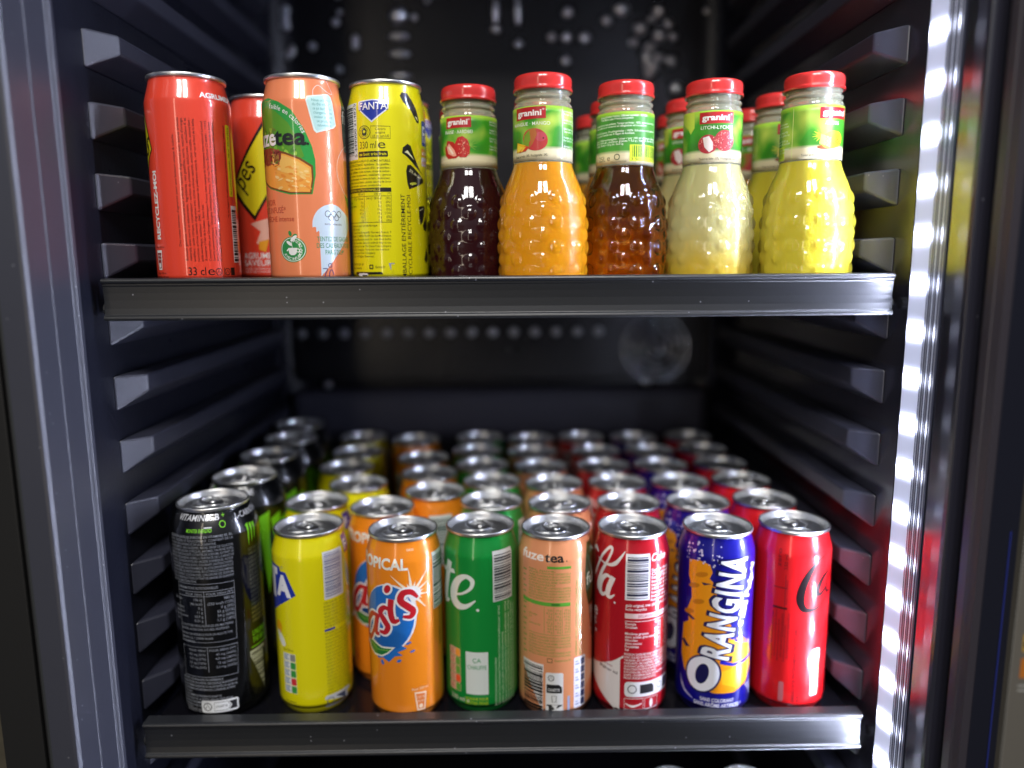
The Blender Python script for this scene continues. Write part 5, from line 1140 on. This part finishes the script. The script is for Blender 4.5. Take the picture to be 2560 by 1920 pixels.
for i, (x, y) in enumerate([(-.2232, .5639), (-.2211, .6306), (-.2209, .6996), (-.2186, .7670), (-.2278, .8342)]):
    lb = 'tall black energy drink can with grey small print, front of its row' if i == 0 else f'tall black can, {ORD[i]} from the front in the black row by the left wall'
    place_can(body_black, TALL, x, y, ZL, lb, 'tall black cans in a row by the left wall', 0 if i == 0 else -1.15-.2*i % .5, .4 if i == 0 else rq.uniform(0, 6.28), name='tall_can')

# ================================================================== around the fridge
wd = mat('brown_wood', hx('6A6250'), rough=.6); nt = wd.node_tree; b = nt.nodes['Principled BSDF']
tc = nt.nodes.new('ShaderNodeTexCoord'); mp = nt.nodes.new('ShaderNodeMapping'); mp.inputs['Scale'].default_value = (4, 4, 60); nt.links.new(tc.outputs['Object'], mp.inputs[0])
nz = nt.nodes.new('ShaderNodeTexNoise'); nz.inputs['Scale'].default_value = 3; nz.inputs['Detail'].default_value = 6; nt.links.new(mp.outputs[0], nz.inputs[0])
cr = nt.nodes.new('ShaderNodeValToRGB'); cr.color_ramp.elements[0].color = (*hx('37332A'), 1); cr.color_ramp.elements[1].color = (*hx('5F5848'), 1); nt.links.new(nz.outputs[0], cr.inputs[0]); nt.links.new(cr.outputs[0], b.inputs['Base Color'])
tag(box('wooden_counter', (-.95, .70, -1.6), (-.40, 1.25, -.15), wd, bevel=.003), 'brown wooden counter standing left of the fridge, just glimpsed bottom left', 'counter')
bx_ = empty('display_stand', (.70, .66, -.75), label='grey beige cardboard display stand beside the open door, bottom right', cat='display stand')
def PB(o): o.parent = bx_; o.matrix_parent_inverse = Matrix.Translation(Vector(bx_.location)).inverted(); return o
PB(box('printed_panel', (.4525, .620, -.75), (.90, .70, .30), mat('grey_card', hx('6E6A62'), rough=.7), bevel=.001))
v = []; f = []; fm = []
def q2(x0, z0, x1, z1, mi, y=.6196):
    b0 = len(v); v.extend([(x0, y, z0), (x1, y, z0), (x1, y, z1), (x0, y, z1)]); f.append((b0, b0+1, b0+2, b0+3)); fm.append(mi)
z = -.60
while z < .25: q2(.4515, z, .4524, z+.0016, 0); z += .0042
def zz2(py): 
    vv_ = -(py-960)/1891.5; return .0107+math.tan(math.atan(vv_)-.1629)*.62
q2(.4605, zz2(1712), .500, zz2(1662), 1); q2(.4605, zz2(1645), .500, zz2(1601), 2)
for i in range(2): q2(.4600, zz2(1733+12*i), .520, zz2(1729+12*i), 0)
PB(mesh_obj('printed_graphics', v, f, [ink('B9B9B4', 'flat'), ink('C9782A', 'flat'), ink('C9A13A', 'flat')], fm, smooth=False))
v = []; f = []; fm = []
gv, gf, gw = glyphs('Q', .03)
for a, b_ in gv: v.append((.4612+a*.011, .6190, zz2(1640)+b_*.011))
f = [tuple(q) for q in gf]; PB(mesh_obj('printed_letter', v, f, ink('2A2A2A', 'flat'), smooth=False))
flo = box('floor', (-6, -4, -1.62), (6, 6, -1.6), mat('dark_floor_tile', (.08, .075, .07), rough=.5)); tag(flo, kind='structure')
wal = box('room_wall', (-6, 2.4, -1.6), (6, 2.5, 2.0), mat('dark_wall_paint', (.05, .05, .052), rough=.8)); tag(wal, kind='structure')
